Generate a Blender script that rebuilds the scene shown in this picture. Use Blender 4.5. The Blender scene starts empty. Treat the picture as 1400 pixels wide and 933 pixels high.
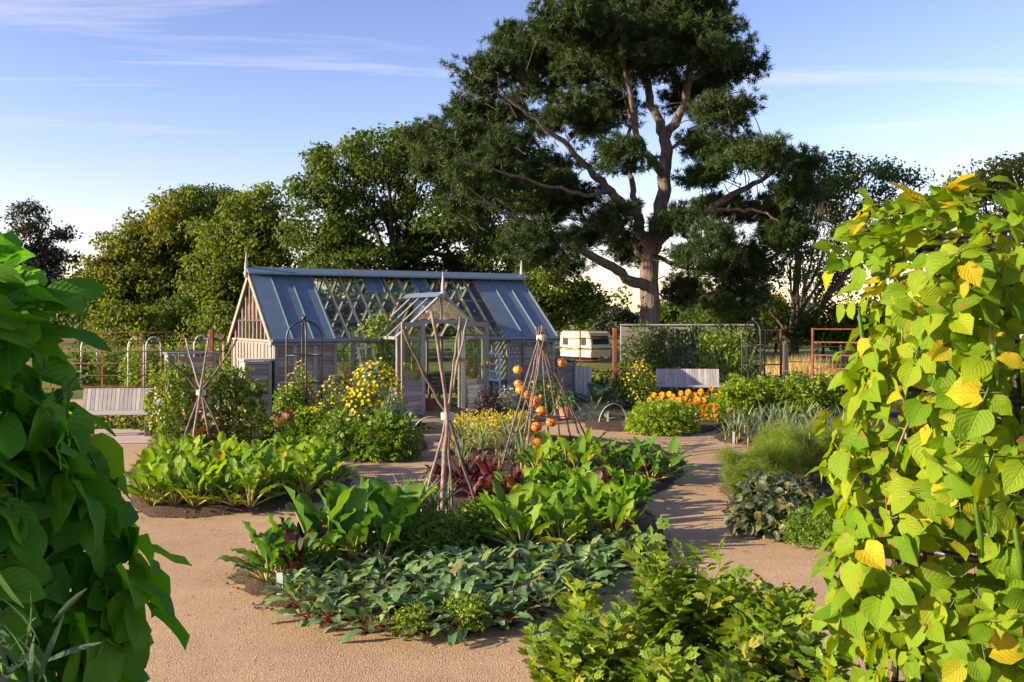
import bpy, math, random
import numpy as np
from mathutils import Vector, Matrix

# ------------------------------------------------------------------ camera, sky, sun, exposure
SC = bpy.context.scene
COL = SC.collection
rad = math.radians
F, HZ, H = 1361.0, 437.0, 2.15            # photo focal length in px, horizon row, eye height

cam_d = bpy.data.cameras.new('camera')
cam_d.lens, cam_d.sensor_width = 35.0, 36.0
cam_d.shift_y = -29.5 / 1400
cam_d.clip_start, cam_d.clip_end = 0.05, 3000
cam = bpy.data.objects.new('camera', cam_d)
cam.location = (0, 0, H)
cam.rotation_euler = (rad(90), 0, 0)
COL.objects.link(cam)
SC.camera = cam

SUN_EL, SUN_BACK = 18.0, 17.0               # elevation; degrees behind the left hand side
sdir = Vector((-math.cos(rad(SUN_BACK)) * math.cos(rad(SUN_EL)),
               -math.sin(rad(SUN_BACK)) * math.cos(rad(SUN_EL)), math.sin(rad(SUN_EL))))
sun_d = bpy.data.lights.new('sun', 'SUN')
sun_d.energy = 4.4
sun_d.angle = rad(0.6)
sun_d.color = (1.0, 0.80, 0.54)
sun = bpy.data.objects.new('sun', sun_d)
sun.rotation_euler = sdir.to_track_quat('Z', 'Y').to_euler()
sun.location = (-20, -5, 20)
COL.objects.link(sun)

W = bpy.data.worlds.new('World')
SC.world = W
W.use_nodes = True
wn, wl = W.node_tree.nodes, W.node_tree.links
wn.clear()
w_out = wn.new('ShaderNodeOutputWorld')
w_bg = wn.new('ShaderNodeBackground')
w_bg.inputs['Strength'].default_value = 0.13
sky = wn.new('ShaderNodeTexSky')
sky.sky_type = 'NISHITA'
sky.sun_disc = False
sky.sun_elevation = rad(SUN_EL)
sky.sun_rotation = rad(270 - SUN_BACK)
sky.air_density, sky.dust_density, sky.ozone_density = 1.0, 0.4, 4.0
# thin cirrus streaks on a high plane
tc = wn.new('ShaderNodeTexCoord')
sep = wn.new('ShaderNodeSeparateXYZ')
wl.new(tc.outputs['Generated'], sep.inputs[0])
def wmath(op, a, b=None):
    n = wn.new('ShaderNodeMath'); n.operation = op
    for i, v in enumerate((a, b)):
        if v is None: continue
        if isinstance(v, (int, float)): n.inputs[i].default_value = v
        else: wl.new(v, n.inputs[i])
    return n.outputs[0]
zc = wmath('MAXIMUM', sep.outputs['Z'], 0.02)
cx = wmath('DIVIDE', sep.outputs['X'], zc)
cy = wmath('DIVIDE', sep.outputs['Y'], zc)
comb = wn.new('ShaderNodeCombineXYZ')
wl.new(cx, comb.inputs[0]); wl.new(cy, comb.inputs[1])
cmap = wn.new('ShaderNodeMapping')
cmap.inputs['Rotation'].default_value = (0, 0, rad(-14))
cmap.inputs['Scale'].default_value = (0.42, 1.5, 1)
cmap.inputs['Location'].default_value = (2.89, -0.28, 0)
wl.new(comb.outputs[0], cmap.inputs[0])
cn = wn.new('ShaderNodeTexNoise')
cn.inputs['Scale'].default_value = 1.0; cn.inputs['Detail'].default_value = 7; cn.inputs['Roughness'].default_value = 0.62
cn.inputs['Distortion'].default_value = 0.6
wl.new(cmap.outputs[0], cn.inputs['Vector'])
crmp = wn.new('ShaderNodeMapRange')
crmp.inputs['From Min'].default_value = 0.535; crmp.inputs['From Max'].default_value = 0.80
crmp.inputs['To Max'].default_value = 0.6
wl.new(cn.outputs[0], crmp.inputs['Value'])
fade = wn.new('ShaderNodeMapRange')
fade.inputs['From Min'].default_value = 0.12; fade.inputs['From Max'].default_value = 0.24
wl.new(sep.outputs['Z'], fade.inputs['Value'])
cfac = wmath('MULTIPLY', crmp.outputs[0], fade.outputs[0])
cmix = wn.new('ShaderNodeMix'); cmix.data_type = 'RGBA'
wl.new(cfac, cmix.inputs['Factor'])
cmix.inputs[7].default_value = (3.0, 2.75, 2.8, 1)
# white balance and contrast of the photograph's sky
wgam = wn.new('ShaderNodeGamma'); wgam.inputs['Gamma'].default_value = 1.4
wl.new(sky.outputs[0], wgam.inputs[0])
wtint = wn.new('ShaderNodeMix'); wtint.data_type = 'RGBA'; wtint.blend_type = 'MULTIPLY'
wtint.inputs['Factor'].default_value = 1.0
wtint.inputs[7].default_value = (0.735, 0.425, 0.365, 1)
wl.new(wgam.outputs[0], wtint.inputs[6])
wl.new(wtint.outputs[2], cmix.inputs[6])
wl.new(cmix.outputs[2], w_bg.inputs['Color'])
wl.new(w_bg.outputs[0], w_out.inputs[0])

SC.render.engine = 'CYCLES'
SC.view_settings.view_transform = 'Standard'
SC.view_settings.look = 'None'
SC.view_settings.exposure = 1.65
SC.view_settings.gamma = 1.0
SC.view_settings.use_curve_mapping = False
SC.cycles.max_bounces = 8
SC.cycles.transparent_max_bounces = 24
SC.cycles.use_denoising = True

# ------------------------------------------------------------------ helpers
rng = np.random.default_rng(7)
random.seed(7)

def gp(px, py, z=0.0):
    """ground point under a photo pixel"""
    d = (H - z) * F / (py - HZ)
    return np.array([(px - 700) / F * d, d, z])

def at(px, py, d):
    return np.array([(px - 700) / F * d, d, H - (py - HZ) * d / F])

def nrm(v):
    v = np.asarray(v, float)
    return v / np.maximum(np.linalg.norm(v, axis=-1, keepdims=True), 1e-9)

class MB:
    """mesh builder: collects vertices, quads, triangles; lv = (across, along, random) per vertex"""
    def __init__(s):
        s.V, s.Q, s.T, s.qm, s.tm, s.A, s.n = [], [], [], [], [], [], 0
    def add(s, V, Q=None, T=None, m=0, A=None):
        V = np.asarray(V, float).reshape(-1, 3)
        if A is None:
            A = np.zeros((len(V), 3)); A[:, 2] = rng.random()
        s.V.append(V); s.A.append(np.asarray(A, float))
        if Q is not None and len(Q):
            Q = np.asarray(Q, int) + s.n; s.Q.append(Q); s.qm.append(np.full(len(Q), m))
        if T is not None and len(T):
            T = np.asarray(T, int) + s.n; s.T.append(T); s.tm.append(np.full(len(T), m))
        s.n += len(V)
        return s
    def mesh(s, name, mats, smooth=True):
        me = bpy.data.meshes.new(name)
        V = np.concatenate(s.V); A = np.concatenate(s.A)
        Q = np.concatenate(s.Q) if s.Q else np.zeros((0, 4), int)
        T = np.concatenate(s.T) if s.T else np.zeros((0, 3), int)
        mi = np.concatenate((s.qm + s.tm)) if (s.qm or s.tm) else np.zeros(0, int)
        me.vertices.add(len(V)); me.vertices.foreach_set('co', V.astype(np.float32).ravel())
        loops = np.concatenate([Q.ravel(), T.ravel()])
        me.loops.add(len(loops)); me.loops.foreach_set('vertex_index', loops.astype(np.int32))
        st = np.concatenate([np.arange(len(Q)) * 4, len(Q) * 4 + np.arange(len(T)) * 3])
        me.polygons.add(len(st)); me.polygons.foreach_set('loop_start', st.astype(np.int32))
        me.polygons.foreach_set('material_index', mi.astype(np.int32))
        me.polygons.foreach_set('use_smooth', np.full(len(st), smooth))
        for m in (mats if isinstance(mats, (list, tuple)) else [mats]):
            me.materials.append(m)
        at_ = me.attributes.new('lv', 'FLOAT_VECTOR', 'POINT')
        at_.data.foreach_set('vector', A.astype(np.float32).ravel())
        me.update(calc_edges=True)
        return me
    def obj(s, name, mats, parent=None, smooth=True, loc=None):
        return link(name, s.mesh(name, mats, smooth), parent, loc)
    # ---- shapes
    def box(s, c, size, m=0):
        x, y, z = np.asarray(size) / 2
        V = np.array([[-x,-y,-z],[x,-y,-z],[x,y,-z],[-x,y,-z],[-x,-y,z],[x,-y,z],[x,y,z],[-x,y,z]]) + np.asarray(c)
        return s.add(V, [[0,3,2,1],[4,5,6,7],[0,1,5,4],[1,2,6,5],[2,3,7,6],[3,0,4,7]], m=m)
    def tube(s, pts, r, n=6, m=0, cap=True, A=None):
        P = np.asarray(pts, float); k = len(P)
        r = np.broadcast_to(np.asarray(r, float), (k,))
        tan = nrm(np.gradient(P, axis=0))
        u = np.cross(tan[0], [0.31, 0.87, 0.38]); u /= np.linalg.norm(u)
        ang = np.arange(n) * 2 * math.pi / n
        V = np.zeros((k, n, 3))
        for i in range(k):
            u = u - tan[i] * u.dot(tan[i]); u /= max(np.linalg.norm(u), 1e-9)
            w = np.cross(tan[i], u)
            V[i] = P[i] + r[i] * (np.cos(ang)[:, None] * u + np.sin(ang)[:, None] * w)
        i, j = np.meshgrid(np.arange(k - 1), np.arange(n), indexing='ij')
        j2 = (j + 1) % n
        Q = np.stack([i * n + j, i * n + j2, (i + 1) * n + j2, (i + 1) * n + j], -1).reshape(-1, 4)
        V = V.reshape(-1, 3); T = None
        if cap:
            V = np.concatenate([V, P[:1], P[-1:]])
            a = np.arange(n)
            T = np.concatenate([np.stack([np.full(n, k * n), (a + 1) % n, a], -1),
                                np.stack([np.full(n, k * n + 1), (k - 1) * n + a, (k - 1) * n + (a + 1) % n], -1)])
        AA = np.zeros((len(V), 3)); AA[:, 2] = rng.random() if A is None else A
        return s.add(V, Q, T, m, AA)
    def lathe(s, prof, n=12, c=(0, 0, 0), m=0, rib=0, ribn=8):
        prof = np.asarray(prof, float); k = len(prof)
        ang = np.arange(n) * 2 * math.pi / n
        rr = 1 + rib * np.abs(np.sin(ang * ribn / 2)) - rib
        V = np.stack([prof[:, None, 0] * rr * np.cos(ang), prof[:, None, 0] * rr * np.sin(ang),
                      np.repeat(prof[:, 1:2], n, 1)], -1).reshape(-1, 3) + np.asarray(c)
        i, j = np.meshgrid(np.arange(k - 1), np.arange(n), indexing='ij'); j2 = (j + 1) % n
        Q = np.stack([i * n + j, i * n + j2, (i + 1) * n + j2, (i + 1) * n + j], -1).reshape(-1, 4)
        return s.add(V, Q, None, m)
    def scatter(s, tmpl, R, P, S=None, rnd=None, m=0):
        """copies of a template leaf: R (k,3,3) column frames, P (k,3), S (k,) scales"""
        V, Q, T, A = tmpl; k = len(P)
        S = np.ones(k) if S is None else np.broadcast_to(S, (k,))
        rnd = rng.random(k) if rnd is None else rnd
        VV = np.einsum('kij,nj->kni', R, V) * S[:, None, None] + np.asarray(P)[:, None, :]
        AA = np.repeat(A[None], k, 0).copy(); AA[:, :, 2] = rnd[:, None]
        off = (np.arange(k) * len(V))[:, None, None]
        QQ = (Q[None] + off).reshape(-1, 4) if len(Q) else None
        TT = (T[None] + off).reshape(-1, 3) if len(T) else None
        return s.add(VV.reshape(-1, 3), QQ, TT, m, AA.reshape(-1, 3))

def frames(d, up):
    """leaf frames: Y along d, Z towards up"""
    Y = nrm(d); X = nrm(np.cross(Y, up)); Z = np.cross(X, Y)
    return np.stack([X, Y, Z], -1)

def link(name, data, parent=None, loc=None):
    o = bpy.data.objects.new(name, data)
    COL.objects.link(o)
    if parent is not None: o.parent = parent
    if loc is not None: o.location = tuple(float(v) for v in loc)
    return o

def tag(o, label=None, cat=None, group=None, kind=None):
    if label: o['label'] = label
    if cat: o['category'] = cat
    if group: o['group'] = group
    if kind: o['kind'] = kind
    return o

def thing(name, label, cat, loc=(0, 0, 0), rz=0.0, group=None):
    o = link(name, None, None, loc)
    o.empty_display_size = 0.1
    o.rotation_euler = (0, 0, rz)
    return tag(o, label, cat, group)

def copy_tree(o, parent=None):
    c = o.copy(); COL.objects.link(c)
    if parent is not None: c.parent = parent
    for ch in list(o.children): copy_tree(ch, c)
    return c

def mat4(R, p, s=1.0):
    M = np.eye(4); M[:3, :3] = np.asarray(R) * s; M[:3, 3] = p
    return Matrix(M.tolist())

_bc = {}
def beam(name, parent, p0, p1, w, h, mat, up=(0, 0, 1), gap=0.0):
    """a plank from p0 to p1: w across, h towards up; alike planks share a mesh"""
    p0, p1 = np.asarray(p0, float), np.asarray(p1, float)
    L = np.linalg.norm(p1 - p0)
    d = (p1 - p0) / L; up = np.asarray(up, float)
    if abs(d.dot(nrm(up))) > 0.99: up = np.array([0., 1, 0])
    X = nrm(np.cross(up, d)); Y = np.cross(d, X)
    key = (round(w, 3), round(h, 3), round(L - gap, 3), mat.name)
    if key not in _bc:
        b = MB(); x, y, z, c = w / 2, h / 2, (L - gap) / 2, min(w, h) * 0.12
        # chamfered long edges
        sec = [(-x + c, -y), (x - c, -y), (x, -y + c), (x, y - c), (x - c, y), (-x + c, y), (-x, y - c), (-x, -y + c)]
        V = [(a, bb, zz) for zz in (-z, z) for a, bb in sec]
        Q = [(i, (i + 1) % 8, 8 + (i + 1) % 8, 8 + i) for i in range(8)]
        T = []
        for k in range(1, 7):
            T += [(0, k + 1, k), (8, 8 + k, 8 + k + 1)]
        _bc[key] = b.add(V, Q, T).mesh(name, mat, False)
    o = link(name, _bc[key], parent)
    o.matrix_local = mat4(np.stack([X, Y, d], -1), (p0 + p1) / 2)
    return o

# ------------------------------------------------------------------ materials
def newmat(name):
    m = bpy.data.materials.new(name); m.use_nodes = True
    nt = m.node_tree; nt.nodes.clear()
    out = nt.nodes.new('ShaderNodeOutputMaterial')
    return m, nt, out

class NT:
    def __init__(s, nt): s.nt = nt
    def n(s, t, **kw):
        nd = s.nt.nodes.new(t)
        for k, v in kw.items():
            if hasattr(nd, k) and k not in nd.inputs: setattr(nd, k, v)
            else: s.set(nd, k, v)
        return nd
    def set(s, nd, k, v):
        if isinstance(v, bpy.types.NodeSocket): s.nt.links.new(v, nd.inputs[k])
        else: nd.inputs[k].default_value = v
    def math(s, op, a, b=None, clamp=False):
        nd = s.nt.nodes.new('ShaderNodeMath'); nd.operation = op; nd.use_clamp = clamp
        for i, v in enumerate((a, b)):
            if v is not None: s.set(nd, i, v)
        return nd.outputs[0]
    def mix(s, f, a, b, mode='MIX'):
        nd = s.nt.nodes.new('ShaderNodeMix'); nd.data_type = 'RGBA'; nd.blend_type = mode
        s.set(nd, 0, f); s.set(nd, 6, a if not isinstance(a, tuple) else (*a, 1)); s.set(nd, 7, b if not isinstance(b, tuple) else (*b, 1))
        return nd.outputs[2]
    def ramp(s, f, stops):
        nd = s.nt.nodes.new('ShaderNodeValToRGB'); s.set(nd, 0, f)
        el = nd.color_ramp.elements
        while len(el) < len(stops): el.new(0.5)
        for e, (p, c) in zip(el, stops): e.position = p; e.color = (*c, 1)
        return nd.outputs[0]
    def noise(s, scale, detail=4, vec=None, rough=0.55):
        nd = s.nt.nodes.new('ShaderNodeTexNoise')
        nd.inputs['Scale'].default_value = scale; nd.inputs['Detail'].default_value = detail
        nd.inputs['Roughness'].default_value = rough
        if vec is not None: s.nt.links.new(vec, nd.inputs['Vector'])
        return nd.outputs[0]
    def bump(s, h, strength=0.3, dist=0.02):
        nd = s.nt.nodes.new('ShaderNodeBump')
        nd.inputs['Strength'].default_value = strength; nd.inputs['Distance'].default_value = dist
        s.nt.links.new(h, nd.inputs['Height']); return nd.outputs[0]

def leaf_mat(name, stops, trans=0.42, rough=0.45, vein=0.0, veinc=(0.2, 0.28, 0.08), spec=0.35, tboost=1.5, nscale=9.0, spots=0.0, spotc=(0.25, 0.12, 0.03)):
    """foliage: colour per leaf from a ramp, veins, gloss and light shining through"""
    m, nt, out = newmat(name); T = NT(nt)
    a = T.n('ShaderNodeAttribute', attribute_name='lv')
    sp = T.n('ShaderNodeSeparateXYZ'); nt.links.new(a.outputs['Vector'], sp.inputs[0])
    oi = T.n('ShaderNodeObjectInfo')
    rnd = T.math('FRACT', T.math('ADD', sp.outputs[2], oi.outputs['Random']))
    col = T.ramp(rnd, stops)
    co = T.n('ShaderNodeTexCoord').outputs['Object']
    nz = T.noise(nscale, 3, co)
    col = T.mix(T.math('MULTIPLY', nz, 0.7), col, (1.25, 1.2, 1.0), 'MULTIPLY')
    hgt = nz
    if vein > 0:
        ax = T.math('ABSOLUTE', sp.outputs[0])
        ph = T.math('SUBTRACT', T.math('MULTIPLY', sp.outputs[1], 6.0), T.math('MULTIPLY', ax, 3.2))
        lat = T.math('ABSOLUTE', T.math('SUBTRACT', T.math('FRACT', ph), 0.5))
        latv = T.math('SUBTRACT', 1.0, T.math('MULTIPLY', lat, 12.0), True)
        mid = T.math('SUBTRACT', 1.0, T.math('MULTIPLY', ax, 16.0), True)
        pk = T.math('MULTIPLY', lat, 0.45)
        vv = T.math('MAXIMUM', T.math('MULTIPLY', latv, 0.55), mid)
        col = T.mix(T.math('MULTIPLY', vv, vein), col, veinc)
        hgt = T.math('SUBTRACT', T.math('MULTIPLY', nz, 0.6), T.math('ADD', T.math('MULTIPLY', vv, 0.4), pk))
    if spots > 0:
        sn = T.noise(nscale * 2.2, 4, co)
        edge = T.math('MULTIPLY', T.math('ABSOLUTE', sp.outputs[0]), 0.10)
        sf = T.math('MULTIPLY', T.math('SUBTRACT', T.math('ADD', sn, edge), 0.70 - spots * 0.1), 14.0, True)
        col = T.mix(sf, col, spotc)
    p = T.n('ShaderNodeBsdfPrincipled')
    nt.links.new(col, p.inputs['Base Color'])
    p.inputs['Roughness'].default_value = rough
    p.inputs['Specular IOR Level'].default_value = spec
    bm = T.bump(hgt, 0.45, 0.012); nt.links.new(bm, p.inputs['Normal'])
    tr = T.n('ShaderNodeBsdfTranslucent')
    tcol = T.mix(1.0, col, (tboost * 1.25, tboost * 1.1, tboost * 0.35), 'MULTIPLY')
    nt.links.new(tcol, tr.inputs['Color'])
    ms = T.n('ShaderNodeMixShader'); ms.inputs[0].default_value = trans
    nt.links.new(p.outputs[0], ms.inputs[1]); nt.links.new(tr.outputs[0], ms.inputs[2])
    nt.links.new(ms.outputs[0], out.inputs[0])
    return m

def plain_mat(name, stops, rough=0.7, scale=12.0, stretch=(1, 1, 1), bump=0.2, bdist=0.01, metal=0.0, spec=0.4, rnd=0.35, detail=5, coords='Object'):
    m, nt, out = newmat(name); T = NT(nt)
    co = T.n('ShaderNodeTexCoord').outputs[coords]
    mp = T.n('ShaderNodeMapping'); nt.links.new(co, mp.inputs[0]); mp.inputs['Scale'].default_value = stretch
    oi = T.n('ShaderNodeObjectInfo')
    jog = T.n('ShaderNodeVectorMath', operation='ADD')
    nt.links.new(mp.outputs[0], jog.inputs[0])
    sc = T.n('ShaderNodeVectorMath', operation='SCALE'); sc.inputs[0].default_value = (17, 31, 23)
    nt.links.new(oi.outputs['Random'], sc.inputs['Scale']); nt.links.new(sc.outputs[0], jog.inputs[1])
    nz = T.noise(scale, detail, jog.outputs[0], 0.62)
    f = T.math('ADD', T.math('MULTIPLY', T.math('SUBTRACT', nz, 0.5), 1.6), T.math('ADD', 0.5 - rnd / 2, T.math('MULTIPLY', oi.outputs['Random'], rnd)), True)
    col = T.ramp(f, stops)
    p = T.n('ShaderNodeBsdfPrincipled'); nt.links.new(col, p.inputs['Base Color'])
    p.inputs['Roughness'].default_value = rough; p.inputs['Metallic'].default_value = metal
    p.inputs['Specular IOR Level'].default_value = spec
    if bump > 0: nt.links.new(T.bump(nz, bump, bdist), p.inputs['Normal'])
    nt.links.new(p.outputs[0], out.inputs[0])
    return m

M = {}
M['wood'] = plain_mat('weathered_cedar', [(0.0, (0.095, 0.088, 0.085)), (0.5, (0.205, 0.192, 0.187)), (1.0, (0.34, 0.32, 0.31))], 0.75, 5, (14, 14, 1.0), 0.3, 0.006, rnd=0.5)
M['wood_warm'] = plain_mat('cedar_framing', [(0.0, (0.14, 0.105, 0.08)), (0.5, (0.25, 0.20, 0.165)), (1.0, (0.36, 0.3, 0.255))], 0.7, 5, (14, 14, 1.0), 0.3, 0.006, rnd=0.4)
M['bench'] = plain_mat('silvered_oak', [(0.0, (0.17, 0.165, 0.17)), (0.5, (0.30, 0.295, 0.30)), (1.0, (0.42, 0.41, 0.41))], 0.75, 5, (14, 14, 1.0), 0.3, 0.006, rnd=0.5)
M['dark_wood'] = plain_mat('dark_timber', [(0.0, (0.02, 0.019, 0.018)), (1.0, (0.07, 0.065, 0.06))], 0.7, 6, (10, 10, 1), 0.3, 0.006)
M['blue'] = plain_mat('blue_grey_coated_metal', [(0.0, (0.088, 0.135, 0.19)), (1.0, (0.118, 0.172, 0.235))], 0.42, 3, (1, 1, 1), 0.03, 0.004, metal=0.15, spec=0.5, rnd=0.5)
M['black'] = plain_mat('black_painted_steel', [(0.0, (0.012, 0.012, 0.013)), (1.0, (0.028, 0.027, 0.026))], 0.45, 9, bump=0.05, spec=0.5)
M['rust'] = plain_mat('rusted_steel', [(0.0, (0.055, 0.022, 0.013)), (0.5, (0.15, 0.05, 0.024)), (1.0, (0.26, 0.10, 0.045))], 0.85, 8, (1, 1, 1), 0.3, 0.004)
M['stick'] = plain_mat('hazel_bark', [(0.0, (0.05, 0.036, 0.03)), (0.5, (0.125, 0.095, 0.08)), (1.0, (0.25, 0.2, 0.17))], 0.8, 18, (1, 1, 0.5), 0.5, 0.006, rnd=0.6)
M['twine'] = plain_mat('pale_twine', [(0.0, (0.45, 0.38, 0.28)), (1.0, (0.65, 0.58, 0.46))], 0.9, 60, bump=0.6)
M['pot'] = plain_mat('terracotta', [(0.0, (0.24, 0.085, 0.045)), (1.0, (0.42, 0.17, 0.095))], 0.85, 9, bump=0.15)
M['pumpkin'] = plain_mat('pumpkin_skin', [(0.0, (0.50, 0.11, 0.008)), (0.6, (0.66, 0.19, 0.013)), (1.0, (0.74, 0.30, 0.03))], 0.42, 6, bump=0.12, spec=0.5, rnd=0.5)
M['white'] = plain_mat('white_plastic', [(0.0, (0.6, 0.6, 0.58)), (1.0, (0.78, 0.78, 0.75))], 0.5, 9, bump=0.02)
M['pipe'] = plain_mat('pale_grey_pipe', [(0.0, (0.42, 0.44, 0.43)), (1.0, (0.62, 0.63, 0.62))], 0.45, 9, bump=0.02)
M['frame_blue'] = plain_mat('pale_blue_paint', [(0.0, (0.30, 0.36, 0.42)), (1.0, (0.46, 0.52, 0.57))], 0.5, 9, bump=0.05)
M['cream'] = plain_mat('cream_caravan_paint', [(0.0, (0.46, 0.39, 0.27)), (1.0, (0.56, 0.49, 0.36))], 0.4, 1.5, bump=0.0)
M['dark_glass'] = plain_mat('tinted_glass', [(0.0, (0.02, 0.03, 0.045)), (1.0, (0.035, 0.05, 0.07))], 0.08, 3, bump=0.0, spec=0.8)
M['brass'] = plain_mat('brass', [(0.0, (0.6, 0.36, 0.08)), (1.0, (0.75, 0.48, 0.13))], 0.3, 8, bump=0.0, metal=1.0)
M['slate'] = plain_mat('slate', [(0.0, (0.02, 0.022, 0.027)), (1.0, (0.05, 0.053, 0.06))], 0.6, 12, bump=0.1)
M['brick'] = plain_mat('pale_brick', [(0.0, (0.22, 0.17, 0.14)), (1.0, (0.42, 0.36, 0.31))], 0.85, 12, bump=0.3, rnd=0.7)
M['rubber'] = plain_mat('black_rubber', [(0.0, (0.012, 0.012, 0.012)), (1.0, (0.03, 0.03, 0.03))], 0.8, 12, bump=0.1)
M['bark_pine'] = plain_mat('pine_bark', [(0.0, (0.03, 0.02, 0.016)), (0.45, (0.11, 0.086, 0.074)), (0.6, (0.155, 0.125, 0.108)), (1.0, (0.28, 0.225, 0.195))], 0.9, 2.6, (2.4, 2.4, 0.4), 1.0, 0.2, rnd=0.1, detail=7)
M['bark'] = plain_mat('grey_bark', [(0.0, (0.035, 0.028, 0.022)), (0.5, (0.09, 0.075, 0.06)), (1.0, (0.16, 0.135, 0.11))], 0.9, 2.0, (1.6, 1.6, 0.4), 0.7, 0.08, rnd=0.2)
M['stem'] = leaf_mat('green_stem', [(0.0, (0.06, 0.10, 0.02)), (1.0, (0.12, 0.15, 0.04))], 0.1)
M['drystem'] = plain_mat('dry_stem', [(0.0, (0.12, 0.07, 0.035)), (1.0, (0.36, 0.25, 0.12))], 0.8, 20, bump=0.1)

def glass_mat(name, tint=(0.86, 0.92, 0.9), refl=1.0):
    m, nt, out = newmat(name); T = NT(nt)
    lw = T.n('ShaderNodeLayerWeight', Blend=0.5)
    fr5 = T.math('ADD', 0.075, T.math('MULTIPLY', T.math('POWER', lw.outputs['Facing'], 5.0), 0.75))
    t = T.n('ShaderNodeBsdfTransparent', Color=(*tint, 1)); g = T.n('ShaderNodeBsdfGlossy', Roughness=0.03)
    ms = T.n('ShaderNodeMixShader')
    nt.links.new(T.math('MULTIPLY', fr5, refl, True), ms.inputs[0])
    nt.links.new(t.outputs[0], ms.inputs[1]); nt.links.new(g.outputs[0], ms.inputs[2])
    nt.links.new(ms.outputs[0], out.inputs[0]); return m
M['glass'] = glass_mat('greenhouse_glass')

def net_mat(name):
    m, nt, out = newmat(name); T = NT(nt)
    t = T.n('ShaderNodeBsdfTransparent'); g = T.n('ShaderNodeBsdfDiffuse', Color=(0.05, 0.06, 0.06, 1))
    ms = T.n('ShaderNodeMixShader'); ms.inputs[0].default_value = 0.26
    nt.links.new(t.outputs[0], ms.inputs[1]); nt.links.new(g.outputs[0], ms.inputs[2])
    nt.links.new(ms.outputs[0], out.inputs[0]); return m
M['net'] = net_mat('fine_net')

def ground_mat(name, stops, scale, big=0.35, fine=120.0, rough=0.95, bump=0.6, bdist=0.012, specks=None):
    m, nt, out = newmat(name); T = NT(nt)
    co = T.n('ShaderNodeTexCoord').outputs['Object']
    n1 = T.noise(big, 5, co); n2 = T.noise(scale, 5, co, 0.7); n3 = T.noise(fine, 3, co, 0.7)
    f = T.math('ADD', T.math('MULTIPLY', n1, 0.6), T.math('ADD', T.math('MULTIPLY', n2, 0.3), T.math('MULTIPLY', n3, 0.35)))
    f = T.math('ADD', T.math('MULTIPLY', T.math('SUBTRACT', f, 0.625), 2.2), 0.5, True)
    col = T.ramp(f, stops)
    h = T.math('ADD', n3, T.math('MULTIPLY', n2, 0.6))
    if specks:
        vo = T.n('ShaderNodeTexVoronoi'); nt.links.new(co, vo.inputs['Vector']); vo.inputs['Scale'].default_value = specks[0]
        vc = T.n('ShaderNodeSeparateColor'); nt.links.new(vo.outputs['Color'], vc.inputs[0])
        tint = T.ramp(vc.outputs[0], specks[1])
        col = T.mix(0.9, col, tint, 'MULTIPLY')
        h = T.math('SUBTRACT', h, T.math('MULTIPLY', vo.outputs['Distance'], 1.2))
    p = T.n('ShaderNodeBsdfPrincipled'); nt.links.new(col, p.inputs['Base Color'])
    p.inputs['Roughness'].default_value = rough; p.inputs['Specular IOR Level'].default_value = 0.2
    nt.links.new(T.bump(h, bump, bdist), p.inputs['Normal'])
    nt.links.new(p.outputs[0], out.inputs[0]); return m
M['gravel'] = ground_mat('tan_gravel', [(0.0, (0.22, 0.155, 0.095)), (0.35, (0.34, 0.245, 0.152)), (0.65, (0.405, 0.295, 0.185)), (1.0, (0.53, 0.40, 0.265))], 2.2, 0.5, 90, bump=0.7, bdist=0.005,
                         specks=(130, [(0.0, (0.62, 0.6, 0.6)), (0.3, (0.9, 0.88, 0.85)), (0.8, (1.05, 1.03, 1.0)), (1.0, (1.35, 1.35, 1.35))]))
M['paving'] = plain_mat('pale_paving', [(0.0, (0.28, 0.22, 0.19)), (1.0, (0.42, 0.35, 0.31))], 0.85, 3, bump=0.2)
M['soil'] = ground_mat('dark_soil', [(0.0, (0.03, 0.02, 0.014)), (0.5, (0.065, 0.045, 0.032)), (1.0, (0.13, 0.095, 0.07))], 6, 0.8, 45, bump=1.0, bdist=0.03)
M['clod'] = plain_mat('soil_clod', [(0.0, (0.03, 0.02, 0.014)), (1.0, (0.15, 0.115, 0.085))], 0.95, 30, bump=0.4)
M['pebble'] = plain_mat('pebble', [(0.0, (0.2, 0.14, 0.1)), (0.5, (0.4, 0.3, 0.22)), (1.0, (0.58, 0.5, 0.42))], 0.85, 30, bump=0.1)
M['grass'] = ground_mat('meadow_grass', [(0.0, (0.05, 0.075, 0.014)), (0.5, (0.10, 0.125, 0.025)), (1.0, (0.22, 0.2, 0.06))], 1.2, 0.06, 14, bump=0.8, bdist=0.06)

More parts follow.
